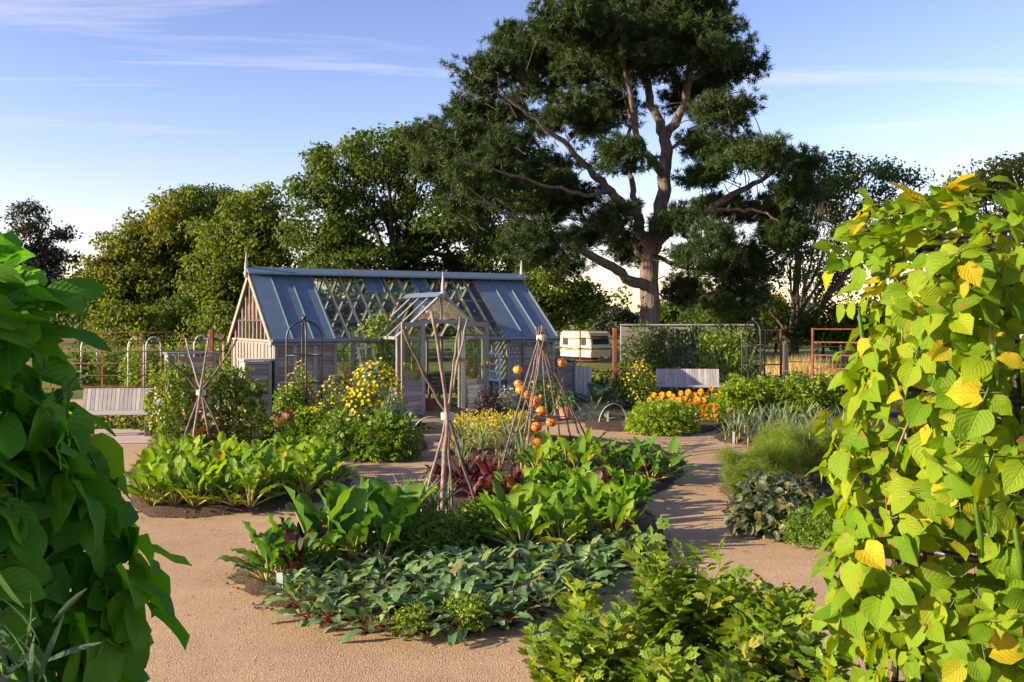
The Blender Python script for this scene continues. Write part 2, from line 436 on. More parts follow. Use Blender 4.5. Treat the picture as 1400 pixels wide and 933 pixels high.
# ------------------------------------------------------------------ leaf templates (Y along the leaf, Z its upper face)
def leaf_tmpl(L=1.0, Wd=0.6, prof='ovate', ns=6, nc=4, fold=0.15, droop=0.25, wave=0.0, wn_=3.0, seed=0, lift=0.0, crinkle=0.0):
    r = np.random.default_rng(seed)
    t = np.linspace(0, 1, ns + 1)
    if prof == 'paddle': t = 1 - (1 - t) ** 1.5
    s = np.linspace(-1, 1, nc + 1)
    if prof == 'heart':   w = np.sqrt(np.clip(t + 0.16, 0, 1)) * (1 - t) ** 0.62 * 1.52
    elif prof == 'bean':  w = (np.sin(math.pi * np.clip(t * 0.93 + 0.13, 0, 1)) ** 0.75) * (1 - t ** 5 * 0.5); w[-1] = 0.02
    elif prof == 'paddle': w = np.clip(1 - np.abs(2 * t ** 0.85 - 1) ** 2.6, 0, 1) ** 0.5; w[0] = 0.12; w[-1] = 0.16
    elif prof == 'toothed': w = np.sin(math.pi * np.clip(t * 0.93 + 0.05, 0, 1) ** 0.85) * np.where(np.arange(ns + 1) % 2, 1.12, 0.78); w[-1] = 0.03; w[0] = .06
    elif prof == 'strap': w = np.clip(1.05 - t ** 2.5, 0.04, 1)
    elif prof == 'lance': w = np.sin(math.pi * (t * 0.93 + 0.05)) ** 0.8
    else:                 w = np.sin(math.pi * np.clip(t * 0.95 + 0.04, 0, 1) ** 0.8) ** 0.85
    if prof == 'heart': w[0] = 0.45; w[-1] = 0.02
    tt, ss = np.meshgrid(t, s, indexing='ij')
    ww = w[:, None] * np.ones_like(ss)
    if prof in ('heart', 'bean'):     # lobes reach back beyond the stalk
        yy = (tt - 0.10 * (1 - tt) ** 3 * np.abs(ss) * 1.2) * L
    else: yy = tt * L
    xx = ss * ww * Wd / 2
    ph = r.random(4) * 6.28
    zz = fold * np.abs(xx) - droop * L * tt ** 2 + lift * L * tt + wave * L * np.sin(tt * wn_ * 6.28 + ph[0] + (ss > 0) * 1.7) * np.abs(ss) ** 1.5
    if crinkle: zz = zz + crinkle * L * (r.random(zz.shape) - 0.5) * (np.abs(ss) > 0.01) * (ww > 0.2)
    V = np.stack([xx, yy, zz], -1).reshape(-1, 3)
    A = np.stack([ss, tt, np.zeros_like(ss)], -1).reshape(-1, 3)
    i, j = np.meshgrid(np.arange(ns), np.arange(nc), indexing='ij'); n = nc + 1
    Q = np.stack([i * n + j, i * n + j + 1, (i + 1) * n + j + 1, (i + 1) * n + j], -1).reshape(-1, 4)
    return V, Q, np.zeros((0, 3), int), A

def tri_leaf(Wd=0.5, fold=0.2):
    V = np.array([[0, 0, 0], [Wd / 2, 0.45, fold * Wd], [0, 1, -0.08], [-Wd / 2, 0.45, fold * Wd]], float)
    A = np.array([[0, 0, 0], [1, .45, 0], [0, 1, 0], [-1, .45, 0]], float)
    return V, np.zeros((0, 4), int), np.array([[0, 1, 2], [0, 2, 3]]), A
def needle(wd=0.1):
    V = np.array([[-wd / 2, 0, 0], [wd / 2, 0, 0], [0, 1, 0]], float)
    return V, np.zeros((0, 4), int), np.array([[0, 1, 2]]), np.zeros((3, 3))
def quad_leaf(wd=0.6):
    V = np.array([[0, 0, 0], [wd / 2, 0.5, 0.06], [0, 1, 0], [-wd / 2, 0.5, 0.06]], float)
    return V, np.array([[0, 1, 2, 3]]), np.zeros((0, 3), int), np.array([[0, 0, 0], [1, .5, 0], [0, 1, 0], [-1, .5, 0]], float)
def join_t(parts):
    """parts: list of (template, R, p, s) -> one template"""
    Vs, Qs, Ts, As, n = [], [], [], [], 0
    for (V, Q, T, A), R, p, s in parts:
        Vs.append(V @ np.asarray(R).T * s + np.asarray(p)); As.append(A)
        Qs.append(Q + n); Ts.append(T + n); n += len(V)
    return np.concatenate(Vs), np.concatenate(Qs), np.concatenate(Ts), np.concatenate(As)
def rotz(a): c, s = math.cos(a), math.sin(a); return np.array([[c, -s, 0], [s, c, 0], [0, 0, 1.]])
def rotx(a): c, s = math.cos(a), math.sin(a); return np.array([[1, 0, 0], [0, c, -s], [0, s, c]])
def roty(a): c, s = math.cos(a), math.sin(a); return np.array([[c, 0, s], [0, 1, 0], [-s, 0, c]])
def rdirs(n, zmin=-1.0):
    z = zmin + (1 - zmin) * rng.random(n); a = rng.random(n) * 2 * math.pi; q = np.sqrt(np.clip(1 - z * z, 0, 1))
    return np.stack([q * np.cos(a), q * np.sin(a), z], -1)
M['bark_dark'] = plain_mat('dark_twig_bark', [(0.0, (0.02, 0.015, 0.012)), (1.0, (0.06, 0.047, 0.038))], 0.9, 3, bump=0.3)
T_TRI, T_QUAD, T_NEED = tri_leaf(), quad_leaf(), needle(0.09)

# foliage materials
M['pine_needle'] = leaf_mat('pine_needles', [(0.0, (0.013, 0.036, 0.008)), (0.55, (0.026, 0.058, 0.012)), (0.9, (0.05, 0.08, 0.015)), (1.0, (0.11, 0.085, 0.02))], 0.25, 0.6, tboost=1.2, nscale=0.5)
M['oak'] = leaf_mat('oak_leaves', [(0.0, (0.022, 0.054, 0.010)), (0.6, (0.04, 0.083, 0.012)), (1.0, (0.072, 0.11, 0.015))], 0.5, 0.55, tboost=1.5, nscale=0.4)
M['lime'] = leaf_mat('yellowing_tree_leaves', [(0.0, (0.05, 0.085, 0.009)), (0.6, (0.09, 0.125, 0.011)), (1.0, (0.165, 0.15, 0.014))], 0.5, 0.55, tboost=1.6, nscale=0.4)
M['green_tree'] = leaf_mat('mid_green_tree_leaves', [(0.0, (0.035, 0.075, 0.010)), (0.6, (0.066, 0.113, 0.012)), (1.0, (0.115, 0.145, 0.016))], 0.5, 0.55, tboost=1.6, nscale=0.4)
M['conifer'] = leaf_mat('dark_conifer_needles', [(0.0, (0.012, 0.022, 0.013)), (1.0, (0.032, 0.045, 0.022))], 0.15, 0.6, nscale=0.4)
M['ivy'] = leaf_mat('climber_leaves', [(0.0, (0.03, 0.065, 0.014)), (0.6, (0.055, 0.10, 0.02)), (1.0, (0.11, 0.14, 0.03))], 0.35, 0.45)

# ------------------------------------------------------------------ the setting
def grid_sheet(name, xs, ys, zf, mat, kind='structure'):
    X, Y = np.meshgrid(xs, ys, indexing='ij')
    V = np.stack([X, Y, zf(X, Y)], -1).reshape(-1, 3); nx, ny = len(xs), len(ys)
    i, j = np.meshgrid(np.arange(nx - 1), np.arange(ny - 1), indexing='ij')
    Q = np.stack([i * ny + j, (i + 1) * ny + j, (i + 1) * ny + j + 1, i * ny + j + 1], -1).reshape(-1, 4)
    b = MB(); b.add(V, Q); return tag(b.obj(name, mat), kind=kind)
def terrain(x, y):
    t = np.clip((np.asarray(y, float) - 33) / 30, 0, 1); t = t * t * (3 - 2 * t)
    return -0.8 * t
gxs = np.concatenate([np.linspace(-1500, -60, 12), np.linspace(-55, 55, 45), np.linspace(60, 1500, 12)])
gys = np.concatenate([np.linspace(-400, -12, 6), np.linspace(-8, 80, 60), np.geomspace(85, 2500, 14)])
grid_sheet('ground', gxs, gys, lambda x, y: terrain(x, y) + np.where((y > 34) & (np.abs(x) < 60), 0.05 * np.sin(x * .7) * np.sin(y * .45), 0), M['grass'])
# gravel covers the garden; beds lie in it
grid_sheet('gravel_path', np.linspace(-16, 16, 33), np.linspace(-4, 26.6, 33), lambda x, y: 0.006 + 0.008 * np.sin(x * 1.3 + y) * np.sin(y * 0.9) * 0.6 + 0.008, M['gravel'])

def smooth_poly(pts, k=6):
    P = np.asarray(pts, float); n = len(P); out = []
    for i in range(n):
        p0, p1, p2, p3 = P[i - 1], P[i], P[(i + 1) % n], P[(i + 2) % n]
        for t in np.linspace(0, 1, k, endpoint=False):
            out.append(0.5 * ((2 * p1) + (-p0 + p2) * t + (2 * p0 - 5 * p1 + 4 * p2 - p3) * t * t + (-p0 + 3 * p1 - 3 * p2 + p3) * t ** 3))
    return np.array(out)
BEDS = []
def soil_bed(pxs, hgt=0.07):
    P = smooth_poly([gp(*p)[:2] for p in pxs]); c = P.mean(0); n = len(P)
    P = c + (P - c) * (1 + 0.035 * np.sin(np.arange(n) * 1.9) * rng.random(n))[:, None]
    rings = [(1.0, 0.004), (0.975, 0.03), (0.93, hgt), (0.8, hgt * 1.15), (0.55, hgt * 1.2), (0.3, hgt * 1.25)]
    V, Q = [], []
    for k, (s, z) in enumerate(rings):
        q = c + (P - c) * s
        zz = z + (0.012 * (rng.random(n) - 0.5) if k in (2, 3) else 0)
        V.append(np.column_stack([q, np.full(n, 1.0) * zz]))
    for k in range(len(rings) - 1):
        i = np.arange(n); Q.append(np.stack([k * n + i, k * n + (i + 1) % n, (k + 1) * n + (i + 1) % n, (k + 1) * n + i], -1))
    V.append(np.array([[*c, hgt * 1.25]])); m = len(rings) - 1
    i = np.arange(n); T = np.stack([m * n + i, m * n + (i + 1) % n, np.full(n, (m + 1) * n)], -1)
    b = MB(); b.add(np.concatenate(V), np.concatenate(Q), T)
    o = b.obj('soil_bed', M['soil']); o.location.z = 0.012
    BEDS.append((P, c)); return tag(o, kind='structure')
soil_bed([(318, 788), (352, 822), (420, 846), (520, 866), (640, 868), (730, 850), (800, 815), (912, 762), (900, 715), (880, 690), (932, 652), (925, 625), (850, 606), (770, 597), (690, 594), (640, 602), (585, 642), (590, 668), (540, 690), (450, 715), (370, 745)])
soil_bed([(192, 702), (330, 704), (430, 690), (478, 664), (470, 644), (400, 626), (290, 628), (190, 632)])
soil_bed([(205, 628), (300, 630), (400, 622), (440, 605), (380, 588), (300, 590), (215, 600)])
soil_bed([(392, 612), (440, 628), (500, 634), (570, 622), (580, 606), (520, 592), (420, 592)])
soil_bed([(606, 606), (660, 612), (722, 606), (730, 592), (680, 584), (615, 590)])
soil_bed([(984, 604), (1060, 612), (1160, 616), (1260, 612), (1260, 585), (1130, 576), (1000, 584)])
soil_bed([(1000, 690), (1012, 720), (1060, 738), (1130, 748), (1260, 748), (1300, 690), (1200, 640), (1080, 640), (990, 662)])
soil_bed([(800, 584), (860, 592), (960, 594), (1000, 582), (1150, 580), (1300, 578), (1300, 552), (1100, 545), (900, 550), (800, 560)])
soil_bed([(375, 588), (470, 584), (545, 576), (560, 562), (480, 556), (380, 562)])
soil_bed([(690, 577), (740, 579), (800, 570), (800, 552), (730, 550), (680, 560)])
# the near bed under the lovage and the bean obelisk
def bed_xy(pts, hgt=0.08):
    soil_bed([(700 + x / y * F, HZ + H * F / y) for x, y in pts], hgt)
bed_xy([(-0.1, 4.3), (0.2, 5.6), (1.2, 6.0), (2.6, 5.6), (3.2, 4.0), (2.6, 2.0), (1.2, 1.9), (0.5, 3.0)])
bed_xy([(-0.45, 1.0), (-0.3, 1.9), (-0.6, 2.6), (-1.5, 2.9), (-2.2, 2.2), (-2.0, 1.0), (-0.8, 0.7)])

# loose pebbles on the path and clods on the beds
def stone_tmpl(seed):
    r = np.random.default_rng(seed)
    V = np.array([[1, 0, 0], [-1, 0, 0], [0, 1, 0], [0, -1, 0], [0, 0, 1], [0, 0, -1]], float) * (0.7 + 0.5 * r.random((6, 1)))
    V[:, 2] *= 0.6
    T = np.array([[0, 2, 4], [2, 1, 4], [1, 3, 4], [3, 0, 4], [2, 0, 5], [1, 2, 5], [3, 1, 5], [0, 3, 5]])
    return V, np.zeros((0, 4), int), T, np.zeros((6, 3))
def inside(P, q):
    x, y = q[:, 0], q[:, 1]; r = np.zeros(len(q), bool); n = len(P)
    for i in range(n):
        (x0, y0), (x1, y1) = P[i], P[i - 1]
        cnd = ((y0 > y) != (y1 > y)) & (x < (x1 - x0) * (y - y0) / (y1 - y0 + 1e-12) + x0)
        r ^= cnd
    return r
b = MB(); n = 9000
q = np.column_stack([rng.uniform(-4.5, 4.5, n), 5.2 + 11 * rng.random(n) ** 1.6])
ok = np.ones(n, bool)
for P, c in BEDS: ok &= ~inside(P, q)
q = q[ok]
for k in range(3):
    qq = q[k::3]; R = np.stack([rotz(a) for a in rng.random(len(qq)) * 6.28])
    b.scatter(stone_tmpl(k), R, np.column_stack([qq, np.full(len(qq), 0.017)]), 0.003 + 0.007 * rng.random(len(qq)) ** 2)
tag(b.obj('loose_gravel', M['pebble'], smooth=False), 'loose pale pebbles lying on the gravel path', 'gravel', kind='stuff')
b = MB()
for P, c in BEDS:
    n = int(500 + 40 * np.ptp(P[:, 0]) * np.ptp(P[:, 1])); n = min(n, 1500)
    i = rng.integers(0, len(P), n); s = np.where(rng.random(n) < 0.55, 1.03 - 0.1 * rng.random(n), rng.random(n) ** 0.5)
    q = c + (P[i] - c) * s[:, None] + rng.normal(0, 0.03, (n, 2))
    R = np.stack([rotz(a) for a in rng.random(n) * 6.28])
    z = np.where(s > 0.97, 0.025, np.where(s > 0.93, 0.06, 0.095))
    b.scatter(stone_tmpl(int(n)), R, np.column_stack([q, z]), 0.006 + 0.02 * rng.random(n) ** 2.5)
tag(b.obj('soil_clods', M['clod'], smooth=False), 'crumbled soil clods scattered over the planting beds', 'soil', kind='stuff')

# dry leaf litter on the paths
b = MB(); n = 520
q = np.column_stack([rng.uniform(-4.5, 4.5, n), 5.0 + 13 * rng.random(n) ** 1.3]); ok = np.ones(n, bool)
for P, c in BEDS: ok &= ~inside(P, q)
q = q[ok]; n = len(q); M['litter'] = leaf_mat('dry_leaf_litter', [(0.0, (0.10, 0.05, 0.02)), (0.6, (0.26, 0.16, 0.06)), (1.0, (0.2, 0.2, 0.05))], 0.2, 0.7)
b.scatter(leaf_tmpl(1, .6, 'ovate', 3, 2, .3, .3), frames(nrm(rdirs(n) * [1, 1, .15]), nrm(rng.normal(0, .3, (n, 3)) + [0, 0, 1])), np.column_stack([q, np.full(n, .024)]), .012 + .03 * rng.random(n) ** 2)
tag(b.obj('leaf_litter', M['litter']), 'scattered dry leaf litter on the gravel path', 'leaf litter', kind='stuff')

# ------------------------------------------------------------------ trees
rng = np.random.default_rng(101)
def bez(p0, p1, p2, k=7):
    t = np.linspace(0, 1, k)[:, None]
    return (1 - t) ** 2 * p0 + 2 * t * (1 - t) * p1 + t * t * p2
def limb_wob(P, a):
    k = len(P); w = rng.normal(0, a, (k, 3)); w[0] = 0; w[-1] *= 0.3
    return P + w

def broad_tree(name, label, base_px, d, lobes, leaf, trunk_r=0.5, dens=1.0, lsize=0.3, fork=0.25, group=None, clump_r=1.15, per=105, fan=False, z0=-0.8, depth=0.8, bare=0.0):
    """lobes: (px, py, rx, ry) ellipses of the crown in the photo, spread in depth about distance d"""
    root = thing(name, label, 'tree', (at(base_px, 437, d)[0], d, z0), group=group)
    o = np.array(root.location)
    L = []
    xs = np.array([l[0] for l in lobes]); half = max(np.ptp(xs) * d / F / 2, 2.0)
    for k, (px, py, rx, ry) in enumerate(lobes):
        dz = half * depth * (((k * 0.618) % 1.0) * 2 - 1) * 0.8
        c = at(px, py, d + dz) - o
        L.append((c, rx * d / F, rx * d / F * 0.95, ry * d / F))
    top = max(c[2] for c, *_ in L)
    tb = MB()
    ft = np.array([0, 0, top * fork + 0.5]); mid = np.array([L[0][0][0] * 0.25, 0, top * 0.62])
    tr = limb_wob(np.array([[0, 0, -0.3], [0.02, 0, 0.3], [0, 0, top * fork * 0.5], ft, mid]), 0.12); tr[0] = [0, 0, -0.3]
    tb.tube(tr, [trunk_r * 1.5, trunk_r * 1.1, trunk_r * 0.95, trunk_r * 0.8, trunk_r * 0.35], 10)
    leafb = MB(); P_all, C_all, R_all = [], [], []
    for c, rx, ry, rz in L:
        s = tr[2] + (tr[4] - tr[2]) * rng.random() * (0.35 if fan else 0.8)
        mm = (s + c) / 2 + np.array([0, 0, 0.12 * np.linalg.norm(c - s)]) * (1 if not fan else -0.4) + (c - s) * np.array([.12, .12, 0])
        lp = limb_wob(bez(s, mm, c, 8), 0.10)
        r0 = trunk_r * (0.34 + 0.12 * rng.random())
        tb.tube(lp, np.linspace(r0, r0 * 0.25, 8), 6, cap=False)
        n = max(6, int(dens * 2.1 * (rx * ry * rz) ** (2 / 3) * 3.2 / clump_r ** 2))
        dd = rdirs(n); rr = 0.45 + 0.55 * rng.random(n) ** 0.6
        cc = c + dd * rr[:, None] * np.array([rx, ry, rz])
        for q in cc[rng.random(n) < (0.5 + bare)]:
            s2 = lp[rng.integers(3, 8)]
            tb.tube(limb_wob(bez(s2, (s2 + q) / 2 + [0, 0, 0.15], q, 4), 0.08), [r0 * 0.22, r0 * 0.16, r0 * 0.12, r0 * 0.06], 4, cap=False)
        P_all.append(cc)
    C = np.concatenate(P_all); n = len(C)
    rc = clump_r * (0.65 + 0.6 * rng.random(n)); tone = rng.random(n)
    k = per
    dd = rdirs(n * k).reshape(n, k, 3)
    rr = (0.25 + 0.75 * rng.random((n, k)) ** 0.55)[..., None]
    pos = C[:, None] + dd * rr * rc[:, None, None] * np.array([1.1, 1.1, 0.62])
    pos += rng.normal(0, 0.10, pos.shape)
    nd = nrm(dd + rng.normal(0, 0.6, dd.shape) + [0, 0, 0.25])
    ld = nrm(np.cross(nd, rdirs(n * k).reshape(n, k, 3)) + [0, 0, -0.25])
    rnd = np.clip(0.55 * tone[:, None] + 0.55 * rng.random((n, k)) - 0.05, 0, 0.98)
    leafb.scatter(T_QUAD, frames(ld.reshape(-1, 3), nd.reshape(-1, 3)), pos.reshape(-1, 3),
                  lsize * (0.7 + 0.6 * rng.random(n * k)), rnd.ravel())
    tb.obj('trunk', M['bark_dark'] if bare == 0 else M['bark'], root)
    tag(leafb.obj('crown', leaf, root, smooth=False), kind='stuff')
    return root

broad_tree('deciduous_tree', 'yellowing round-headed tree left of the greenhouse finial', 230, 88,
           [(250, 300, 42, 34), (212, 325, 46, 36), (172, 352, 40, 36), (258, 352, 52, 42), (200, 392, 66, 40), (142, 380, 28, 36), (240, 415, 68, 34), (150, 425, 45, 26), (190, 440, 70, 24), (225, 340, 50, 40)], M['lime'], 0.55, 1.15, 0.36)
broad_tree('deciduous_tree', 'airy dark-leaved tree rising behind the yellowing tree', 290, 104,
           [(232, 286, 26, 14), (275, 272, 42, 13), (318, 276, 38, 16), (295, 300, 50, 22), (262, 330, 40, 30), (330, 330, 40, 40)], M['oak'], 0.5, 0.8, 0.36, bare=0.3)
broad_tree('deciduous_tree', 'bright green tree behind the timber gable of the greenhouse', 335, 80,
           [(352, 284, 42, 28), (312, 325, 42, 38), (362, 335, 46, 40), (330, 385, 58, 40), (296, 420, 46, 30), (378, 400, 40, 36), (350, 432, 60, 20), (300, 375, 50, 40), (345, 330, 50, 40)], M['green_tree'], 0.5, 1.2, 0.33)
broad_tree('oak_tree', 'tall spreading oak behind the greenhouse roof', 545, 76,
           [(525, 205, 55, 28), (474, 226, 50, 32), (432, 252, 40, 34), (575, 208, 52, 34), (628, 236, 52, 42), (448, 305, 52, 42), (520, 275, 60, 42), (602, 300, 62, 46), (665, 300, 45, 48), (428, 348, 40, 28), (500, 360, 74, 36), (590, 372, 74, 34), (668, 366, 48, 40), (700, 240, 50, 50), (710, 330, 40, 40)], M['oak'], 0.75, 0.95, 0.34, clump_r=1.15)
broad_tree('deciduous_tree', 'small fresh green tree at the right end of the greenhouse', 736, 58,
           [(748, 395, 34, 22), (775, 412, 38, 24), (800, 408, 22, 20), (738, 430, 30, 22), (806, 424, 22, 16), (725, 410, 30, 30)], M['green_tree'], 0.2, 1.1, 0.24, clump_r=0.75)
broad_tree('beech_tree', 'wide beech with fanning bare stems behind the climber-covered wall', 1085, 72,
           [(1130, 236, 48, 26), (1182, 236, 48, 22), (1228, 246, 30, 16), (1150, 282, 60, 30), (1098, 275, 46, 34), (1208, 282, 44, 26), (1175, 335, 58, 32), (1080, 345, 42, 34), (1130, 385, 52, 26), (1030, 385, 42, 34), (1000, 420, 40, 22), (1060, 430, 40, 18)], M['oak'], 0.34, 0.95, 0.27, fork=0.12, fan=True, bare=0.5, clump_r=1.0, per=60)
broad_tree('deciduous_tree', 'rounded olive tree beside the grey boarded building', 1380, 78,
           [(1372, 232, 34, 18), (1325, 252, 30, 14), (1400, 250, 40, 24), (1345, 275, 50, 24), (1420, 290, 50, 40), (1290, 272, 22, 10), (1370, 330, 60, 50), (1330, 390, 70, 50)], M['lime'], 0.5, 0.9, 0.32)
broad_tree('cedar_tree', 'small far grey-green cedar seen past the pine trunk', 842, 150,
           [(835, 428, 22, 7), (852, 436, 26, 7), (846, 446, 30, 8), (828, 440, 14, 6)], M['conifer'], 0.35, 1.3, 0.5, z0=-0.8)
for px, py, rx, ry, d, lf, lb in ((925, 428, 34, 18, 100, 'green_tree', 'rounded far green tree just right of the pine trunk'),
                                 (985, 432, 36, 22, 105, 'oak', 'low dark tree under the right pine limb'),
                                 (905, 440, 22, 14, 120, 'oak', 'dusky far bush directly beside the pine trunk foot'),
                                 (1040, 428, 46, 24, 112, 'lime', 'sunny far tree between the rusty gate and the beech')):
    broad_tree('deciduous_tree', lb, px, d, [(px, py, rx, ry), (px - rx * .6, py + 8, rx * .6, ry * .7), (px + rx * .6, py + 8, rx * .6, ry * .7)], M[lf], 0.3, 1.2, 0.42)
broad_tree('scots_pine', 'dark layered conifer standing alone at the left end', 48, 118,
           [(40, 292, 24, 12), (58, 318, 34, 14), (28, 335, 30, 14), (66, 350, 36, 14), (40, 372, 48, 18), (72, 392, 38, 18), (40, 420, 60, 26), (0, 380, 40, 30)], M['conifer'], 0.5, 1.0, 0.4, clump_r=1.3, per=80)

# understorey under the tree line
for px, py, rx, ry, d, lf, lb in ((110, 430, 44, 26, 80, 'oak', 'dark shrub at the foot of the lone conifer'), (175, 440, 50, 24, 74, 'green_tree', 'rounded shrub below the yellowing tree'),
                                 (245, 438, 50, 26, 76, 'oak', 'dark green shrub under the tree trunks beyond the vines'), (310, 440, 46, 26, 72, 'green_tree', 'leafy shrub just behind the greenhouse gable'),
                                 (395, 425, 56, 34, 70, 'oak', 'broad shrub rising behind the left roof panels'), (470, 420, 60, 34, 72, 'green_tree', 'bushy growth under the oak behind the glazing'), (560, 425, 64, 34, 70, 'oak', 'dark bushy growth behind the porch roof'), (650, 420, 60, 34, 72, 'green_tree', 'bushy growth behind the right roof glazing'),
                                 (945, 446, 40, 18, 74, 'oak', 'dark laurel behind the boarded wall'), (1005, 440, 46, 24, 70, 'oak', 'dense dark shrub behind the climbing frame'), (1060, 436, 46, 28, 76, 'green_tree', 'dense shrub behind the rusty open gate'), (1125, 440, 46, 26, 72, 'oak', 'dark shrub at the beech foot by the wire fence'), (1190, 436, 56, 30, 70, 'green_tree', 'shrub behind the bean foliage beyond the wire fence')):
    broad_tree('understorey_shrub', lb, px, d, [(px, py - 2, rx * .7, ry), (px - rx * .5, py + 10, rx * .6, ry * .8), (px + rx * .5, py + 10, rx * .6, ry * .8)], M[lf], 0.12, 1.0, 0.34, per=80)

# distant woodland that reads as one mass
b = MB(); n = 420
px = np.concatenate([rng.uniform(-900, 330, n // 2), rng.uniform(640, 2300, n - n // 2)]); d = rng.uniform(150, 210, n)
cc = np.stack([(px - 700) / F * d, d, -0.8 + rng.random(n) * np.where(px < 400, 12, 7)], -1)
k = 70; dd = rdirs(n * k).reshape(n, k, 3)
pos = cc[:, None] + dd * (2.2 * (0.4 + 0.6 * rng.random((n, k)))[..., None])
nd = nrm(dd + rng.normal(0, .5, dd.shape)); ld = nrm(np.cross(nd, rdirs(n * k).reshape(n, k, 3)))
b.scatter(T_QUAD, frames(ld.reshape(-1, 3), nd.reshape(-1, 3)), pos.reshape(-1, 3), 0.9, np.clip(rng.random((n, 1)) * .6 + rng.random((n, k)) * .4, 0, .98).ravel())
tag(b.obj('far_woodland', M['oak'], smooth=False), 'distant line of woodland beyond the field', 'woodland', kind='stuff')

# ---- the great pine: limbs traced, crown of needle puffs
PD = 60.0
rng = np.random.default_rng(202)
pine = thing('pine_tree', 'towering old pine with spreading limbs and dark needle puffs', 'tree', (at(888, 437, PD)[0], PD, -0.8))
po = np.array(pine.location); tb = MB(); limbs = []
def plimb(pts, r0, r1, n=8):
    """pts: (px, py, depth offset)"""
    P = np.array([at(x, y, PD + dz) - po for x, y, dz in pts])
    k = (len(P) - 1) * 4 + 1; t = np.linspace(0, len(P) - 1, k)
    Q = np.stack([np.interp(t, np.arange(len(P)), P[:, i]) for i in range(3)], -1)
    Q[1:-1] = (Q[:-2] + 2 * Q[1:-1] + Q[2:]) / 4; Q[1:-1] += rng.normal(0, 0.06, (k - 2, 3))
    tb.tube(Q, np.linspace(r0, r1, k) * .86, n, cap=False); limbs.append(Q[2:])
plimb([(888, 480, 0), (888, 440, 0), (887, 395, 0), (890, 350, 0)], 0.78, 0.62, 14)
plimb([(890, 352, 0), (897, 320, 0), (906, 270, .5), (911, 215, 1), (909, 185, 1)], 0.58, 0.40, 10)
plimb([(909, 187, 1), (893, 150, 1.5), (884, 115, 2), (880, 60, 2), (872, 0, 2), (868, -40, 2)], 0.38, 0.1)
plimb([(909, 190, 1), (932, 150, 0), (944, 100, -1), (950, 50, -1.5), (955, 0, -2)], 0.36, 0.1)
plimb([(911, 240, 1), (886, 215, -1), (868, 185, -2), (866, 140, -3), (850, 90, -4), (830, 30, -4)], 0.32, 0.08)
plimb([(893, 345, 0), (874, 318, -.5), (873, 290, -1), (850, 275, -1.5), (822, 250, -2), (800, 225, -3), (770, 195, -4), (735, 165, -5), (690, 130, -6)], 0.46, 0.08)
plimb([(872, 292, -1), (866, 268, -.6), (862, 245, 0), (858, 205, 1), (864, 160, 2), (840, 110, 3), (800, 60, 4)], 0.26, 0.06)
plimb([(886, 392, 0), (864, 385, -1), (838, 365, -2), (800, 345, -3), (760, 322, -4), (725, 305, -5), (690, 288, -6), (650, 275, -7)], 0.42, 0.07)
plimb([(880, 352, .3), (850, 330, 1.5), (820, 312, 2.5), (790, 290, 3.5), (762, 262, 4), (720, 240, 5)], 0.22, 0.05)
plimb([(893, 335, 0), (925, 310, -.5), (965, 288, -1), (1000, 268, -1.5), (1030, 252, -2), (1070, 225, -2.5), (1095, 220, -3)], 0.38, 0.08)
plimb([(965, 289, -1), (1000, 285, -2), (1040, 290, -3), (1070, 305, -3.5)], 0.16, 0.04)
plimb([(900, 352, .3), (930, 365, 2), (965, 370, 3.5), (1010, 375, 5)], 0.18, 0.05)
plimb([(911, 205, 1), (945, 190, 2), (985, 200, 3), (1030, 215, 3)], 0.14, 0.04)
plimb([(944, 110, -1), (975, 95, 0), (1005, 90, 1), (1040, 90, 1)], 0.13, 0.04)
plimb([(835, 262, -2), (790, 268, -4), (740, 250, -6), (680, 235, -8), (620, 215, -9)], 0.16, 0.04)
plimb([(888, 395, 0), (905, 405, 1), (935, 420, 2)], 0.1, 0.04)
LB = np.concatenate(limbs[1:])
plobes = [(800, 25, 78, 40), (868, 5, 70, 40), (935, 22, 62, 40), (770, 60, 60, 34), (1000, 90, 44, 24), (968, 60, 42, 30), (700, 58, 44, 30), (672, 100, 44, 30), (735, 105, 58, 36),
          (812, 95, 58, 38), (870, 70, 60, 36), (955, 130, 50, 34), (920, 80, 40, 30), (990, 150, 34, 22), (645, 150, 32, 26), (632, 198, 44, 30), (590, 188, 26, 24), (600, 232, 34, 22), (655, 245, 50, 30), (700, 170, 52, 36),
          (770, 160, 56, 34), (835, 150, 44, 34), (645, 282, 40, 16), (692, 210, 50, 30), (742, 238, 54, 28), (785, 262, 44, 24), (722, 335, 42, 28), (760, 362, 40, 18), (838, 300, 24, 22), (800, 320, 32, 18), (740, 285, 46, 20),
          (850, 215, 34, 24), (950, 195, 34, 20), (1000, 206, 44, 20), (1055, 212, 46, 18), (1092, 222, 28, 14), (965, 238, 34, 18), (985, 290, 48, 24), (1045, 290, 46, 28), (958, 340, 48, 34), (1012, 360, 50, 32), (1072, 320, 34, 30), (940, 395, 30, 22), (1000, 405, 44, 20), (1090, 262, 26, 22),
          (800, -30, 70, 40), (870, -60, 70, 50), (930, -35, 60, 40), (860, 340, 22, 26), (925, 300, 22, 22)]
pcs = []
for k, (px_, py_, rx, ry) in enumerate(plobes):
    dz = (((k * 0.618) % 1.0) * 2 - 1) * 6.0
    c = at(px_, py_, PD + dz) - po; s = PD / F
    n = int(7 + rx * ry / 84)
    dd = rdirs(n); rr = 0.25 + 0.7 * rng.random(n) ** 0.6
    pcs.append(c + dd * rr[:, None] * np.array([rx * s, rx * s * 1.0, ry * s]))
C = np.concatenate(pcs); n = len(C)
twb = MB()
